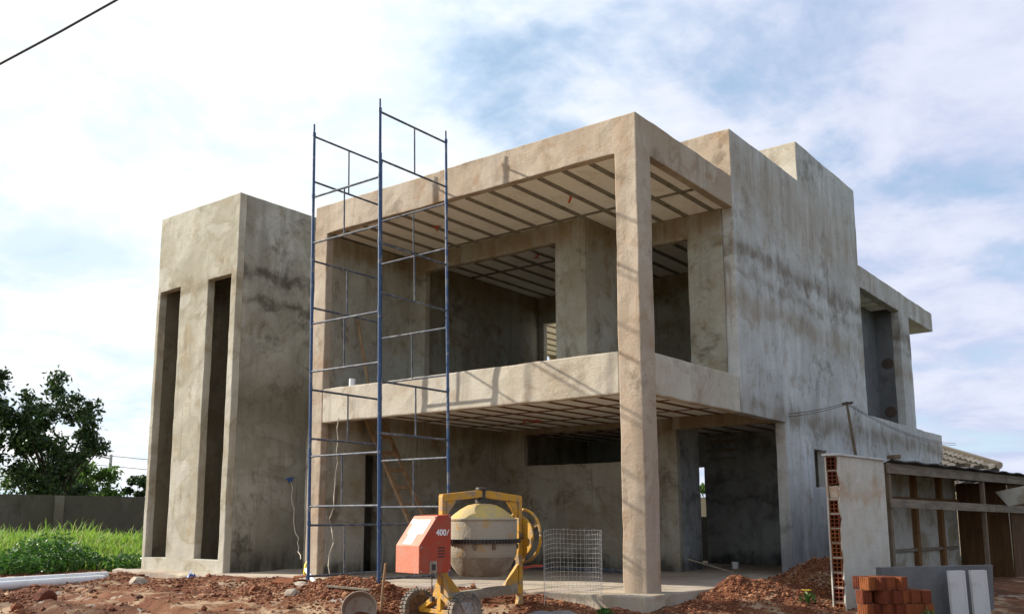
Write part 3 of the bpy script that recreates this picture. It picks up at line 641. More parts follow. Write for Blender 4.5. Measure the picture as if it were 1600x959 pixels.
def wig(p, q, sag, n=14, amp=.02, sd=1):
    p, q = Vector(p), Vector(q); return [p.lerp(q, i/n)+Vector((noise.noise(Vector((i*.6, sd, 0)))*amp, noise.noise(Vector((i*.6, sd, 5)))*amp, -sag*4*(i/n)*(1-i/n))) for i in range(n+1)]
single('loose_cord', M['string'], lambda b: b.tube(wig((-8.70, 1.25, 1.72), (-7.05, .2, .28), .18, amp=.10), .009, 6), 'pale cord drooping from the blue valve on the tower wall', 'cord', (-8.7, 1.25, 1.72), smooth=True)
single('loose_cord', M['string'], lambda b: b.tube(wig((-5.93, -.012, 2.68), (-5.80, -.25, .02), 0, amp=.09, sd=7), .009, 6), 'pale cord hanging down from the balcony sill over the patio opening', 'cord', (-5.93, -.01, 2.68), smooth=True)
single('white_pipe', M['pvc'], lambda b: b.tube([(-5.93, -.62, .16), (-5.05, -1.15, -.03)], .035, 12), 'short white pipe lying at the left foot of the scaffold', 'pipe', (-5.5, -.9, 0), smooth=True)
single('yellow_bottle', M['yellowpl'], lambda b: b.lathe([(.001, 0), (.04, 0), (.045, .03), (.045, .16), (.02, .2), (.018, .23), (.001, .23)], 14, (-6.0, -.57, .08), (.12, .05, 1)), 'small yellow plastic bottle standing at the left foot of the scaffold', 'bottle', (-6.0, -.57, .08), smooth=True)
for i, (y0, zz, lb) in enumerate(((-.05, 0, 'front one of two long white pipes lying on the dirt at the left'), (.13, .05, 'rear one of two long white pipes lying on the dirt at the left'))):
    q = Vector((-9.72-.16*i, -1.95+.14*i, -.055+zz)); p = Vector((-9.45-.17*i, -6.6, -.10+zz))
    b_ = MB(); b_.tube([p, p.lerp(q, .5), q], .074, 18, False); b_.tube([p, q], .066, 18, False)
    b_.tube([p.lerp(q, .70), p.lerp(q, .703)], .077, 18, False)
    o = b_.build('white_pipe', M['pvc'], None, off=q, smooth=True); tag(o, lb, 'pipe', 'long white pipes on the dirt')
single('timber_batten', M['woodgrey'], lambda b: b.bar((-9.25, -2.7, -.17), (-8.95, -6.4, -.22), .12, .09), 'grey timber batten lying on the dirt in front of the white pipes', 'batten', (-12, -3, -.25), bevel=.006)
def hollow_brick(b, wd=.19, dp=.19, h=.14, holes_=(3, 2), rib=False):
    """terracotta block: a grid wall of cells, holes running along y, ribbed skin"""
    nx, nz_ = holes_; U = [0]; V_ = [0]; t = .012
    cw, ch = (wd-t*(nx+1))/nx, (h-t*(nz_+1))/nz_
    for i in range(nx): U += [U[-1]+t, U[-1]+t+cw]
    for i in range(nz_): V_ += [V_[-1]+t, V_[-1]+t+ch]
    U.append(wd); V_.append(h)
    hs = [(U[1+2*i]-wd/2, U[2+2*i]-wd/2, V_[1+2*j], V_[2+2*j]) for i in range(nx) for j in range(nz_)]
    slab_wall(b, 'y', -dp/2, dp/2, [u-wd/2 for u in U], V_, holes(*hs), 1.)
    for k in range(5):        # shallow ribs on the skin
        x = -wd/2+.02+k*(wd-.04)/4
        b.box(x-.007, x+.007, -dp/2+.004, dp/2-.004, h-.001, h+.0035)
        z_ = .02+k*(h-.04)/4
        b.box(wd/2-.001, wd/2+.0035, -dp/2+.004, dp/2-.004, z_-.006, z_+.006); b.box(-wd/2-.0035, -wd/2+.001, -dp/2+.004, dp/2-.004, z_-.006, z_+.006)
single('hollow_brick', M['brick'], lambda b: hollow_brick(b), 'red hollow brick lying loose near the scaffold foot', 'brick', (0, 0, 0), group='loose red bricks')
lb = bpy.data.objects['hollow_brick']; lb.location = (-4.95, -1.55, gz(-4.95, -1.55)+.0); lb.rotation_euler = (R(4), R(-5), R(50))
b_ = MB(); b_.box(-.24, .24, -.15, .15, 0, .03); o = b_.build('terracotta_slab', M['brick'], None, bevel=.006, rough=.02); o.location = (-5.6, -1.2, gz(-5.6, -1.2)+.04); o.rotation_euler = (R(14), R(6), R(30))
tag(o, 'flat broken terracotta slab on the dirt by the white pipe', 'slab')
# round tub on its side, stake
tubc = Vector((-2.80, -2.38, -.33))
single('round_tub', [M['stone'], M['drumlow']], lambda b: b.lathe([(.001, -.11), (.15, -.10), (.20, 0), (.225, .14), (.215, .145), (.19, 0), (.001, -.085)], 30, (-2.80, -2.38, -.19), (.62, -.70, .30)), 'round grey mortar tub lying on its side in front of the scaffold', 'tub', tubc, smooth=True)
single('wooden_stake', M['ladder'], lambda b: b.tube([(-2.66, -2.16, -.35), (-2.655, -2.135, .0), (-2.62, -2.12, .40)], .017, 7), 'thin wooden stake standing against the nearest scaffold leg', 'stake', (-2.66, -2.16, -.35))
def chunk(b, s, seed):
    bm = bmesh.new(); bmesh.ops.create_icosphere(bm, subdivisions=2, radius=1)
    vs = [(Vector(v.co)*(1+.45*noise.noise(Vector(v.co)*1.3+Vector((seed, 0, 0))))) for v in bm.verts]
    b.add([(v.x*s[0], v.y*s[1], v.z*s[2]) for v in vs], [tuple(x.index for x in f.verts) for f in bm.faces]); bm.free()
for i, (x, y, s, lb) in enumerate(((-4.55, -1.85, (.14, .08, .05), 'flat pale concrete lump on the mound behind the loose brick'), (-4.35, -2.2, (.11, .09, .06), 'grey stone lying beside the loose brick'),
        (-8.5, -2.0, (.20, .12, .09), 'grey concrete lump on the dirt in front of the tower'), (-7.2, -4.2, (.16, .14, .10), 'reddish clod at the bottom edge left of the tub'))):
    b_ = MB(); chunk(b_, s, i*3.1); o = b_.build('concrete_lump' if i != 3 else 'earth_clod', M['stone'] if i != 3 else M['brick'], None); o.location = (x, y, gz(x, y)+s[2]*.5); tag(o, lb, 'lump' if i != 3 else 'clod')
single('wood_offcut', M['woodgrey'], lambda b: b.bar((-3.8, -2.05, gz(-3.8, -2.05)+.05), (-3.05, -1.95, gz(-3.05, -1.95)+.10), .07, .025), 'wood offcut lying on the rubble beside the wooden stake', 'offcut', (-3.4, -2, -.1), bevel=.003)
single('wood_offcut', M['whiteboard'], lambda b: b.bar((-3.75, -1.72, .13), (-3.35, -1.62, .11), .05, .02), 'pale thin offcut on top of the rubble mound behind the scaffold leg', 'offcut', (-3.5, -1.7, .1), bevel=.003)
def crumple(b, s, seed, n=10):
    o_ = len(b.v)
    for j in range(n+1):
        for i in range(n+1):
            u, v = i/n-.5, j/n-.5; p = Vector((u*4, v*4, seed)); b.v.append((u*s[0]+.04*noise.noise(p*2), v*s[1]+.04*noise.noise(p*2+Vector((9, 0, 0))), s[2]*(noise.noise(p)+.6)*(1-(2*u)**2)*(1-(2*v)**2)))
    for j in range(n):
        for i in range(n):
            q = o_+j*(n+1)+i; b.f.append((q, q+1, q+n+2, q+n+1)); b.fm.append(0)
b_ = MB(); crumple(b_, (.22, .16, .16), 2.); o = b_.build('plastic_bag', M['bluelitter'], None, smooth=True); o.location = (-8.6, -.95, gz(-8.6, -.95)+.0); tag(o, 'crumpled blue plastic bag on the dirt in front of the tower', 'bag')
b_ = MB(); crumple(b_, (1.1, .55, .12), 5., 16); o = b_.build('grey_tarp', M['tarp'], None, smooth=True); o.location = (-.62, -1.25, gz(-.62, -1.25)+.01); o.rotation_euler[2] = R(35); tag(o, 'grey plastic tarp spread on the dirt below the wire mesh roll', 'tarp')
single('steel_rod', M['woodgrey'], lambda b: b.tube([(-.75, 2.6, .34), (-.2, 2.9, .16), (.05, 3.25, .02)], .012, 6), 'thin bent rod leaning over the slab edge near the dirt mound', 'rod', (.05, 3.25, 0))
single('paint_bucket', M['pvc'], lambda b: b.lathe([(.001, 0), (.06, 0), (.075, .13), (.068, .13), (.055, .02), (.001, .015)], 20, (-1.76, 6.6, 0)), 'small pale bucket on the floor of the dark rear room', 'bucket', (-1.76, 6.6, 0), smooth=True)
single('steel_pipe', M['steel'], lambda b: b.tube([(-4.9, 3.9, .06), (-2.2, 3.6, .06)], .035, 8), 'grey pipe lying on the patio floor behind the mesh roll', 'pipe', (-3.5, 3.7, 0), smooth=True)
single('dark_board', M['dark'], lambda b: b.box(-3.95, -3.1, 9.6, 9.64, -.3, 1.02), 'dark board standing outside the narrow rear doorway', 'board', (-3.5, 9.6, -.3))

# ------------------------------------------------------------------ shed on the right: plastered wall, timber frame, boards
SE = Vector((math.sin(R(6.6)), math.cos(R(6.6)), 0)); SN = Vector((-SE.y, SE.x, 0)); S0 = Vector((2.02, 1.54, 0))
def sp_(t, o_, z): return S0+SE*t+SN*o_+Vector((0, 0, z))
def seg(b, t0, t1, o0, o1, z0, z1, mi=0):
    b.obox(sp_((t0+t1)/2, (o0+o1)/2, (z0+z1)/2), SE*(t1-t0)/2, SN*(o1-o0)/2, Vector((0, 0, (z1-z0)/2)), mi)
gw = empty('plastered_wall', sp_(0, 0, -.4), 'white plastered wall stub with red hollow bricks bare at its broken end', 'wall')
go = sp_(0, 0, -.4)
b_ = MB()
NZ = 30; rnd = random.Random(5)
# facing skin with a ragged, broken near edge
edge = [.0+.05*noise.noise(Vector((i*.45, 0, 2)))+.035*noise.noise(Vector((i*1.3, 4, 2)))+.035 for i in range(NZ+1)]
vs = []; zz_ = [-.5+2.27*i/NZ for i in range(NZ+1)]
for i in range(NZ+1):
    for o_ in (0., .022): vs += [sp_(edge[i], o_, zz_[i]), sp_(.5, o_, zz_[i]), sp_(1.5, o_, zz_[i])]
fs = []
for i in range(NZ):
    q = i*6
    fs += [(q, q+1, q+7, q+6), (q+1, q+2, q+8, q+7), (q+3, q+9, q+10, q+4), (q+4, q+10, q+11, q+5), (q, q+6, q+9, q+3), (q+2, q+5, q+11, q+8)]
b_.add(vs, fs); b_.build('facing', M['gate_wall'], gw, off=go)
b_ = MB(); seg(b_, .0, 1.5, .152, .172, -.5, 1.77); b_.build('facing', M['gate_wall'], gw, off=go, bevel=.004)
b_ = MB(); seg(b_, .16, 1.5, .024, .150, -.5, 1.77); b_.build('mortar_core', M['stone'], gw, off=go)
b_ = MB(); seg(b_, .02, .16, .024, .150, -.5, 1.77); b_.build('mortar_core', M['gate_wall'], gw, off=go) if False else None
for i in range(12):
    z0 = -.48+i*.188; b_ = MB(); hollow_brick(b_, .125, .15, .165, (2, 3))
    rot = Matrix.Rotation(-R(6.6), 4, 'Z'); pos = sp_(.085+rnd.uniform(-.012, .012), .087, z0)
    b_.v = [tuple(pos+rot @ Vector(v)) for v in b_.v]
    if i == 9: continue
    b_.build('bare_brick', M['brick'], gw, off=go, rough=.004)
    b_ = MB(); seg(b_, .03, .155, .026, .148, z0+.167, z0+.188); b_.build('mortar_joint', M['gate_wall'], gw, off=go, rough=.008)
b_ = MB(); seg(b_, .03, .155, .026, .148, 1.21, 1.375); b_.build('mortar_lump', M['gate_wall'], gw, off=go, bevel=.02, rough=.02)
b_ = MB(); seg(b_, -.03, 1.5, -.03, .2, 1.772, 1.80); b_.build('coping', M['whiteboard'], gw, off=go, bevel=.004, rough=.005)
shed = empty('timber_shed', sp_(1.6, 0, -.4), 'open timber shed with thin dark sheet roof and white inner panels', 'shed'); so = sp_(1.6, 0, -.4)
def shp(name, mt, fn, parent=shed, **k):
    b_ = MB(); fn(b_); return b_.build(name, mt, parent, off=so, **k)
for t in (1.62, 5.62, 9.4): shp('post', M['woodz'], lambda b: b.bar(sp_(t, .02, -.5), sp_(t+.03, .02, 1.72), .07, .07, SE), bevel=.006)
shp('eave_beam', M['woodgrey'], lambda b: b.bar(sp_(1.52, -.035, 1.665), sp_(13.6, -.035, 1.66), .035, .15), bevel=.006)
shp('mid_rail', M['woodgrey'], lambda b: b.bar(sp_(1.56, -.035, 1.17), sp_(13.6, -.04, 1.06), .03, .13), bevel=.006)
shp('low_rail', M['woodgrey'], lambda b: b.bar(sp_(4.0, .98, .42), sp_(7.0, .98, .42), .06, .05), bevel=.006)
def roof(b):
    n = 60; o_ = len(b.v)
    for i in range(n+1):
        t = 1.49+12.5*i/n; hz = .012*math.cos(i*1.6)
        for (oo, z) in ((-.14, 1.765), (1.12, 1.70)):
            tb = t if oo < 0 else 3.5+10.5*i/n
            b.v.append(tuple(sp_(tb, oo, z+hz))); b.v.append(tuple(sp_(tb, oo, z+hz+.018)))
    for i in range(n):
        q = o_+i*4; b.f += [(q, q+4, q+6, q+2), (q+1, q+3, q+7, q+5), (q, q+1, q+5, q+4), (q+2, q+6, q+7, q+3)]; b.fm += [0]*4
shp('roof_sheet', M['sheet'], roof)
for t in (1.72, 4.6, 5.5):
    shp('roof_weight', M['woodz'], lambda b: b.bar(sp_(t, -.12, 1.83), sp_(t+.5, .2, 1.86), .09, .06), bevel=.01)
for t0, t1 in ((3.9, 4.95), (5.1, 6.15), (6.3, 7.2)): shp('inner_panel', M['shedpanel'], lambda b: seg(b, t0, t1, 1.0, 1.03, -.4, 1.80))
for t in (3.8, 5.0, 6.2): shp('stud', M['rib_low'], lambda b: seg(b, t, t+.12, .93, 1.04, -.4, 1.80), bevel=.006)
shp('top_plate', M['rib_low'], lambda b: seg(b, 3.6, 7.2, .94, .995, 1.2, 1.32), bevel=.006)
for o0, o1 in ((.50, .99), (.09, .495)): shp('plywood_panel', M['ply'], lambda b: seg(b, 7.2+.006*abs(o0), 7.22+.006*abs(o0), o0, o1, -.4, 1.62))
for t0, t1 in ((7.25, 9.35), (9.45, 11.5), (11.52, 13.6)): shp('plywood_panel', M['ply'], lambda b: seg(b, t0, t1, .06, .085, -.4, 1.60))
shp('hanging_board', M['shedpanel'], lambda b: b.obox(sp_(6.6, -.30, 1.36), SN*.30+Vector((0, 0, -.06)), Vector((0, 0, .13))+SN*.1, SE*.012))
# boards in front
single('grey_board', M['board'], lambda b: b.obox((2.98, 2.16, -.02), Vector((.50, .77, .0)), Vector((.02, -.014, .37)), Vector((.025, -.016, 0))), 'grey cement board standing on edge in front of the timber shed', 'board', (2.98, 2.16, -.4), bevel=.006)
for i, (x, y, lb) in enumerate(((3.26, 2.02, 'left one of two white slabs leaning on the grey cement board'), (3.455, 2.29, 'right one of two white slabs leaning on the grey cement board'))):
    dv = Vector((.545, .84, 0)).normalized(); nv = Vector((dv.y, -dv.x, 0))
    c_ = Vector((x, y, -.06)); b_ = MB(); b_.obox(c_, dv*.115, Vector((0, 0, .365))-nv*.008, nv*.02); b_.obox(c_+dv*.122+nv*.004, dv*.014, Vector((0, 0, .362))-nv*.008, nv*.022)
    o = b_.build('white_slab', M['whiteboard'], None, off=(x, y, -.43), bevel=.003); tag(o, lb, 'slab', 'white slabs leaning on the board')
# brick stack
bv = Vector((.79, .61, 0)).normalized(); bn = Vector((bv.y, -bv.x, 0)); B0 = Vector((2.55, .55, 0))
def upright_brick(b, wd=.112, dp=.15, h=.150):
    U = [-wd/2, -wd/2+.012, -.005, .005, wd/2-.012, wd/2]; V_ = [-dp/2, -dp/2+.012, -.03, -.02, .02, .03, dp/2-.012, dp/2]
    hs = [(U[1+2*i], U[2+2*i], V_[1+2*j], V_[2+2*j]) for i in range(2) for j in range(3)]
    slab_wall(b, 'z', 0, h, U, V_, holes(*hs), 1.)
    for k in range(4):
        x = -wd/2+.016+k*(wd-.032)/3
        for sg in (-1, 1): b.box(x-.008, x+.008, sg*dp/2-.004, sg*dp/2+.004, .004, h-.004)
    for k in range(5):
        y = -dp/2+.016+k*(dp-.032)/4
        for sg in (-1, 1): b.box(sg*wd/2-.004, sg*wd/2+.004, y-.008, y+.008, .004, h-.004)
pb = MB(); upright_brick(pb); proto = pb.build('hollow_brick', M['brick'], None)
rows = (('top', .123, [.03, .15, .265, .40], [.02, .2, .36]), ('second', -.03, [-.02, .19, .32, .43, .55, .67], [.10, .3, .62]), ('third', -.183, [-.01, .10, .22, .345, .47, .585, .70], [.1, .5]), ('bottom', -.336, [-.02, .10, .22, .345, .47, .585, .70], []))
first = True
for rn, z_, fr_, bk in rows:
    for dep, xs in ((0, fr_), (1, bk)):
        for x in xs:
            o = proto if first else proto.copy()
            if not first: C.objects.link(o)
            first = False
            p = B0+bv*(x+.05)-bn*(.21*dep+rnd.uniform(-.02, .03)); o.location = (p.x, p.y, z_-.0); o.rotation_euler = (rnd.uniform(-.02, .02), rnd.uniform(-.02, .02), math.atan2(bv.y, bv.x)+.35+rnd.uniform(-.25, .3))
            tag(o, f'red hollow clay brick in the {rn} row of the stack beside the white wall' if dep == 0 else 'red hollow clay brick in the back of the stack beside the white wall', 'brick', 'stacked red bricks by the white wall')
# prop pole with wires over the shed
pole = empty('prop_pole', (.80, 6.3, -.3), 'crooked wooden stick propping up thin wires by the grey side wall', 'pole')
b_ = MB(); b_.tube([(.92, 6.42, -.3), (.86, 6.30, 1.4), (.82, 6.0, 2.6), (.80, 5.93, 3.02)], [.035, .03, .026, .022], 8); b_.build('stick', M['woodz'], pole, off=(.8, 6.3, -.3), smooth=True)
b_ = MB(); b_.bar((.74, 5.88, 2.98), (.88, 6.0, 3.0), .05, .04); b_.build('crosspiece', M['patch'], pole, off=(.8, 6.3, -.3))
for dz in (0, .05):
    b_ = MB(); b_.tube(wig((.03, 5.1, 2.78-dz), (.80, 5.93, 3.0-dz*.6), .03, amp=.0), .0055, 5); b_.tube(wig((.80, 5.93, 3.0-dz*.6), (.35, 16.2, 2.95-dz), .18, amp=0), .0055, 5); b_.build('wire', M['cable'], pole, off=(.8, 6.3, -.3))

# ------------------------------------------------------------------ neighbour with tiled roof, compound wall, lamp post
nb = empty('tiled_house', (.2, 18.0, -.3), 'neighbouring house behind with a pale clay tiled roof', 'house'); no = (.2, 18., -.3)
b_ = MB(); b_.box(-1.5, 1.6, 17.6, 23, -.3, 2.0); b_.build('wall', M['beam'], nb, off=no)
b_ = MB(); ra = Vector((-.55, 17.45, 2.97)); rv = Vector((1.55, -1.24, -.56)).normalized(); td = Vector((-.42, -.80, -.30)).normalized(); tn = rv.cross(td).normalized()
if tn.z < 0: tn = -tn
for i in range(14):
    for j in range(6):
        p0 = ra+rv*(.19*i)+td*(.30*j)+tn*(.012*(i % 2)); n = 5; o_ = len(b_.v)
        for q, rr in ((0, .082), (1, .10)):
            c_ = p0+td*.36*q+tn*(.03*q)
            for k in range(n+1):
                t = math.pi*k/n; b_.v.append(tuple(c_+rv*rr*math.cos(t)+tn*rr*math.sin(t)))
        for k in range(n): b_.f.append((o_+k, o_+k+1, o_+n+2+k, o_+n+1+k)); b_.fm.append(0)
b_.build('roof', M['tile'], nb, off=no)
b_ = MB(); b_.tube([ra+tn*.05+rv*.02, ra+rv*2.62+tn*.05], .10, 8); b_.build('ridge', M['tile'], nb, off=no)
b_ = MB(); b_.obox(ra+rv*1.3+td*.95-tn*.06, rv*1.3, td*.95, tn*.04); b_.build('roof_deck', M['patch'], nb, off=no)
cw = empty('compound_wall', (-28, 8, -.3), 'long low grey block wall behind the tall grass', 'wall'); co = (-28, 8, -.3)
b_ = MB(); slab_wall(b_, 'x', -28.2, -28.0, [-14, 24.2], [-.5, 1.9], holes(), .8); slab_wall(b_, 'y', 24.2, 24.4, [-28.2, 22], [-.5, 1.87], holes(), .8); b_.build('masonry', M['cwall'], cw, off=co, rough=.03)
for y in (-9, -5.2, -1.4, 2.4, 6.2, 10., 14.): b_ = MB(); b_.box(-28.0, -27.93, y, y+.35, -.5, 1.88); b_.build('pilaster', M['block'], cw, off=co, bevel=.01, rough=.02)
lp = empty('street_lamp_post', (-56.1, 24, -.3), 'thin pale concrete lamp post standing behind the grey wall', 'lamp post'); lo_ = (-56.1, 24., -.3)
b_ = MB(); b_.tube([(-56.1, 24, -.3), (-56.1, 24, 5.6)], [.15, .10], 10); b_.build('post', M['post'], lp, off=lo_, smooth=True)
b_ = MB(); b_.tube([(-56.1, 24, 5.3), (-57.0, 23.1, 5.6), (-57.8, 22.4, 5.6)], .05, 6); b_.obox((-57.9, 22.3, 5.6), (.3, .2, 0), (.08, -.1, 0), (0, 0, .06)); b_.build('lamp_arm', M['stone'], lp, off=lo_)
for i, z in enumerate((5.5, 4.8)):
    b_ = MB(); b_.tube(wig((-62.5, 17.5, z+.9), (-56.1, 24, z), .1, amp=0), .02, 5); b_.tube(wig((-56.1, 24, z), (-38, 42, z-1.4), .3, amp=0), .02, 5); b_.build('wire', M['cable'], lp, off=lo_)
# overhead cable across the top left of the sky
pa, pb_ = Vector((-6.91, -5.56, 7.23)), Vector((-5.52, -4.68, 8.11)); dv = pb_-pa
b_ = MB(); b_.tube([pa-dv*4+Vector((0, 0, .12)), pa-dv, pa, pa+dv*.5-Vector((0, 0, .012)), pb_, pb_+dv*3+Vector((0, 0, .05))], .016, 8)
tag(b_.build('overhead_cable', M['cable'], None, off=pa, smooth=True), 'dark twisted cable crossing the top left corner of the sky', 'cable')

# ------------------------------------------------------------------ vegetation
def leaf_quad(V_, F_, c, s, rnd, up=.4, asp=.5):
    n = Vector((rnd.gauss(0, 1), rnd.gauss(0, 1), rnd.gauss(0, 1)+up)).normalized(); a = n.orthogonal().normalized()
    a.rotate(Matrix.Rotation(rnd.uniform(0, 6.28), 3, n)); bb = n.cross(a); o = len(V_)
    V_ += [tuple(c-a*s), tuple(c+bb*s*asp), tuple(c+a*s), tuple(c-bb*s*asp)]; F_.append((o, o+1, o+2, o+3))
def tree(name, label, base, h, rx, trunk, clumps, per, ls, lm, seed, group='trees behind the grey wall', z0=.3, rz=None):
    rnd = random.Random(seed); t = empty(name, base, label, 'tree', group); base = Vector(base)
    b_ = MB(); fork = base+Vector((rnd.uniform(-.2, .2), 0, h*z0*.75))
    b_.tube([base-Vector((0, 0, .3)), base.lerp(fork, .5)+Vector((.05*h*.2, 0, 0)), fork], [trunk*1.15, trunk*.9, trunk*.75], 8)
    V_, F_ = [], []; rz = rz or h*(1-z0)/2; cen = base+Vector((0, 0, h-rz))
    for i in range(clumps):
        while True:
            q = Vector((rnd.uniform(-1, 1), rnd.uniform(-1, 1), rnd.uniform(-1, 1)))
            if .25 < q.length < 1: break
        q = q*(1-.35*rnd.random()*0); c = cen+Vector((q.x*rx, q.y*rx, q.z*rz))
        cr_ = rx*rnd.uniform(.13, .27)
        if i % 3 == 0:
            mid = fork.lerp(c, .5)+Vector((0, 0, .06*h)); b_.tube([fork, mid, c], [trunk*.45, trunk*.25, trunk*.08], 5, False)
        for k in range(per):
            d = Vector((rnd.gauss(0, .5), rnd.gauss(0, .5), rnd.gauss(0, .38)))*cr_
            leaf_quad(V_, F_, c+d, ls*rnd.uniform(.6, 1.3), rnd)
    b_.build('trunk', M['bark'], t, off=base, smooth=True)
    me = bpy.data.meshes.new('crown'); me.from_pydata([tuple(Vector(v)-base) for v in V_], [], F_); me.materials.append(lm)
    o = bpy.data.objects.new('crown', me); C.objects.link(o); o.parent = t
    return t
tree('broadleaf_tree', 'tall dark leafy tree left of the lamp post above the grey wall', (-39.0, 11.7, -.3), 8.3, 2.35, .22, 78, 150, .13, M['leafdark'], 11, z0=.22)
tree('broadleaf_tree', 'dark tree cut off by the left edge of the photo', (-40.3, 8.1, -.3), 9.4, 2.0, .2, 62, 150, .13, M['leafdark'], 12, z0=.36)
tree('broadleaf_tree', 'low bright green tree just left of the lamp post', (-50.6, 19.2, -.3), 5.0, 2.3, .12, 50, 120, .15, M['leaflight'], 13, z0=.1)
tree('broadleaf_tree', 'low mid green tree right behind the lamp post foot', (-56.5, 21.6, -.3), 5.4, 1.7, .12, 42, 120, .15, M['leaflight'], 18, z0=.1)
tree('broadleaf_tree', 'small green tree beside the left edge of the tower', (-49.6, 22.8, -.3), 4.9, 1.3, .1, 40, 120, .14, M['leafdark'], 14, z0=.1)
tree('broadleaf_tree', 'low distant tree at the far left behind the wall', (-60, 14, -.3), 5.2, 2.8, .12, 44, 120, .17, M['leaflight'], 15, z0=.1)
tree('broadleaf_tree', 'low yellowish tree between the trunks of the two dark trees', (-57, 17.0, -.3), 4.6, 2.4, .12, 40, 120, .16, M['leaflight'], 19, z0=.1)
tree('broadleaf_tree', 'green tree glimpsed through the narrow rear doorway', (-11.2, 27.5, -.3), 4.6, 1.3, .1, 34, 120, .13, M['leaflight'], 16, z0=.2)
# tall grass
rnd = random.Random(21); V_, F_ = [], []
def blade(p, h, wd, lean, a):
    d = Vector((math.cos(a), math.sin(a), 0)); sd = Vector((-d.y, d.x, 0)); o = len(V_)
    for f_, w_ in ((0, 1), (.45, .85), (.8, .5)):
        c = p+Vector((0, 0, h*f_*(1-.25*lean*f_)))+d*lean*h*f_*f_*.8
        V_.extend([tuple(c-sd*wd*w_), tuple(c+sd*wd*w_)])
    V_.append(tuple(p+Vector((0, 0, h*(1-.3*lean)))+d*lean*h*.9))
    F_.extend([(o, o+1, o+3, o+2), (o+2, o+3, o+5, o+4), (o+4, o+5, o+6)])
n = 0
while n < 40000:
    dep = rnd.uniform(19.4, 31); px = rnd.uniform(-150, 300)
    p = CAM+(Vector((FWD.x, FWD.y, 0)).normalized()*dep)+RT*((px-800)/1457*dep)
    if p.x > -12.2 or p.x < -27.8: continue
    if p.x > -12.9 and rnd.random() < .6: continue
    dens = noise.noise(Vector((p.x*.7, p.y*.7, 2)))
    if dep < 20.3 and rnd.random() < .35-dens: continue
    z = gz(p.x, p.y, False); tall = .20+.24*(dens+.45)+.26*max(0, noise.noise(Vector((p.x*.3, p.y*.3, 8))))
    h = tall*rnd.uniform(.6, 1.25)*(1.6 if rnd.random() < .06 else 1)*sstep(18.9, 21, dep+.6)
    blade(Vector((p.x, p.y, z-.03)), h, rnd.uniform(.009, .021), rnd.uniform(.2, 1.15), rnd.uniform(0, 6.28)); n += 1
me = bpy.data.meshes.new('tall_grass'); me.from_pydata(V_, [], F_); me.materials.append(M['grass']); o = bpy.data.objects.new('tall_grass', me); C.objects.link(o)
tag(o, 'bright green tall grass growing in front of the block wall', 'grass', kind='stuff')
def bush(name, label, base, rx, h, n, ls, seed, lm, cat='plant'):
    rnd = random.Random(seed); t = empty(name, base, label, cat); base = Vector(base); V2, F2 = [], []; b_ = MB()
    for i in range(16):
        a = rnd.uniform(0, 6.28); q = base+Vector((math.cos(a)*rx*rnd.uniform(.2, .9), math.sin(a)*rx*rnd.uniform(.2, .9), h*rnd.uniform(.5, .95))); b_.tube([base, base.lerp(q, .5)+Vector((0, 0, .05)), q], [.012, .009, .005], 4, False)
    b_.build('stem', M['weed'], t, off=base)
    for i in range(n):
        a = rnd.uniform(0, 6.28); r_ = math.sqrt(rnd.random()); zz = rnd.random()
        c = base+Vector((math.cos(a)*r_*rx, math.sin(a)*r_*rx, .03+h*zz*(1-r_*r_*.75)*(1+.3*noise.noise(Vector((a, r_*3, seed))))))
        leaf_quad(V2, F2, c, ls*rnd.uniform(.6, 1.3), rnd, 1.2, .6)
    me = bpy.data.meshes.new('foliage'); me.from_pydata([tuple(Vector(v)-base) for v in V2], [], F2); me.materials.append(lm); o = bpy.data.objects.new('foliage', me); C.objects.link(o); o.parent = t
bush('weed_bush', 'dark broad-leaved weed bush in front of the tall grass', (-13.6, -1.0, gz(-13.6, -1.0)), 1.1, .72, 3400, .05, 4, M['weed'])
bush('weed_bush', 'low broad-leaved weed patch at the left edge of the tall grass', (-15.2, -2.4, gz(-15.2, -2.4)), .8, .4, 1700, .05, 14, M['weed'])
bush('weed_bush', 'smaller weed clump left of the tower base', (-12.6, .1, gz(-12.6, .1)), .7, .34, 1300, .045, 5, M['weed'])
bush('small_weed', 'small weed with a yellow flower at the foot of the broken wall end', (1.62, 1.3, gz(1.62, 1.3)), .11, .15, 45, .024, 6, M['weed'])
bush('grass_tuft', 'little green tuft in front of the corner column', (.1, -1.2, gz(.1, -1.2)), .1, .1, 60, .022, 8, M['weed'])
bush('weed_sprig', 'low green weed at the foot of the brick stack', (3.2, .9, gz(3.2, .9)), .14, .25, 60, .03, 9, M['weed'])
b_ = MB()
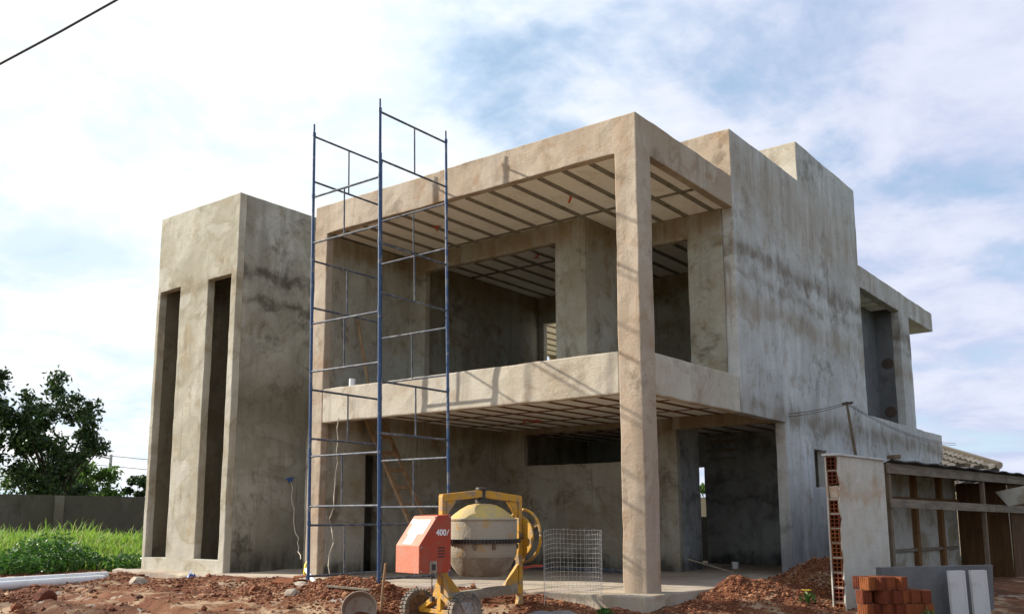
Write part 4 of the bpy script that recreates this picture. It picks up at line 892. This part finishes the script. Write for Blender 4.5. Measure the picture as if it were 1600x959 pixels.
for i in range(9):
    a = i*.7; b_.obox((1.62+.03*math.cos(a), 1.28+.03*math.sin(a), gz(1.62, 1.3)+.17), (.03*math.cos(a), .03*math.sin(a), .005), (-.008*math.sin(a), .008*math.cos(a), 0), (0, 0, .002))
fl = b_.build('flower', M['yellowpl'], bpy.data.objects['small_weed'], off=bpy.data.objects['small_weed'].location)

# ------------------------------------------------------------------ rubble: countless clods of red earth
rnd = random.Random(33); V_, F_ = [], []
bm = bmesh.new(); bmesh.ops.create_icosphere(bm, subdivisions=1, radius=1); IV = [Vector(v.co) for v in bm.verts]; IF = [tuple(x.index for x in f.verts) for f in bm.faces]; bm.free()
def clod(x, y, s):
    o = len(V_); sx, sy, sz = s*rnd.uniform(.7, 1.4), s*rnd.uniform(.7, 1.4), s*rnd.uniform(.45, 1.0); a = rnd.uniform(0, 6.28); ca, sa = math.cos(a), math.sin(a); z = gz(x, y)+s*.15
    for v in IV:
        k = 1+rnd.uniform(-.28, .28); px_, py_ = v.x*sx*k, v.y*sy*k; V_.append((x+px_*ca-py_*sa, y+px_*sa+py_*ca, z+v.z*sz*k))
    F_.extend([tuple(i+o for i in f) for f in IF])
def on_slab(x, y): return (-8.65 < x < .25 and y > -.5) or (-11.9 < x < -8.5 and y > -.68) or y > 4.8
for mx, my, h, r in MOUNDS:
    for i in range(int(1500*min(1.2, h*r*9))):
        x, y = rnd.gauss(mx, r*.62), rnd.gauss(my, r*.62)
        if not on_slab(x, y): clod(x, y, min(.05, .006+abs(rnd.gauss(0, .010))))
for i in range(14000):
    x, y = rnd.uniform(-15, 3), rnd.uniform(-5.2, 1.0)
    if on_slab(x, y) or rnd.random() > .45+noise.noise(Vector((x*.8, y*.8, 6))): continue
    clod(x, y, min(.06, .006+abs(rnd.gauss(0, .011))))
for i in range(160):
    x, y = rnd.uniform(-14, 1.5), rnd.uniform(-5.0, -.6)
    if not on_slab(x, y): clod(x, y, rnd.uniform(.03, .075))
me = bpy.data.meshes.new('rubble'); me.from_pydata(V_, [], F_); me.materials.append(M['rubble']); o = bpy.data.objects.new('rubble', me); C.objects.link(o)
tag(o, 'loose clods of red earth strewn over the building site', 'rubble', kind='stuff')
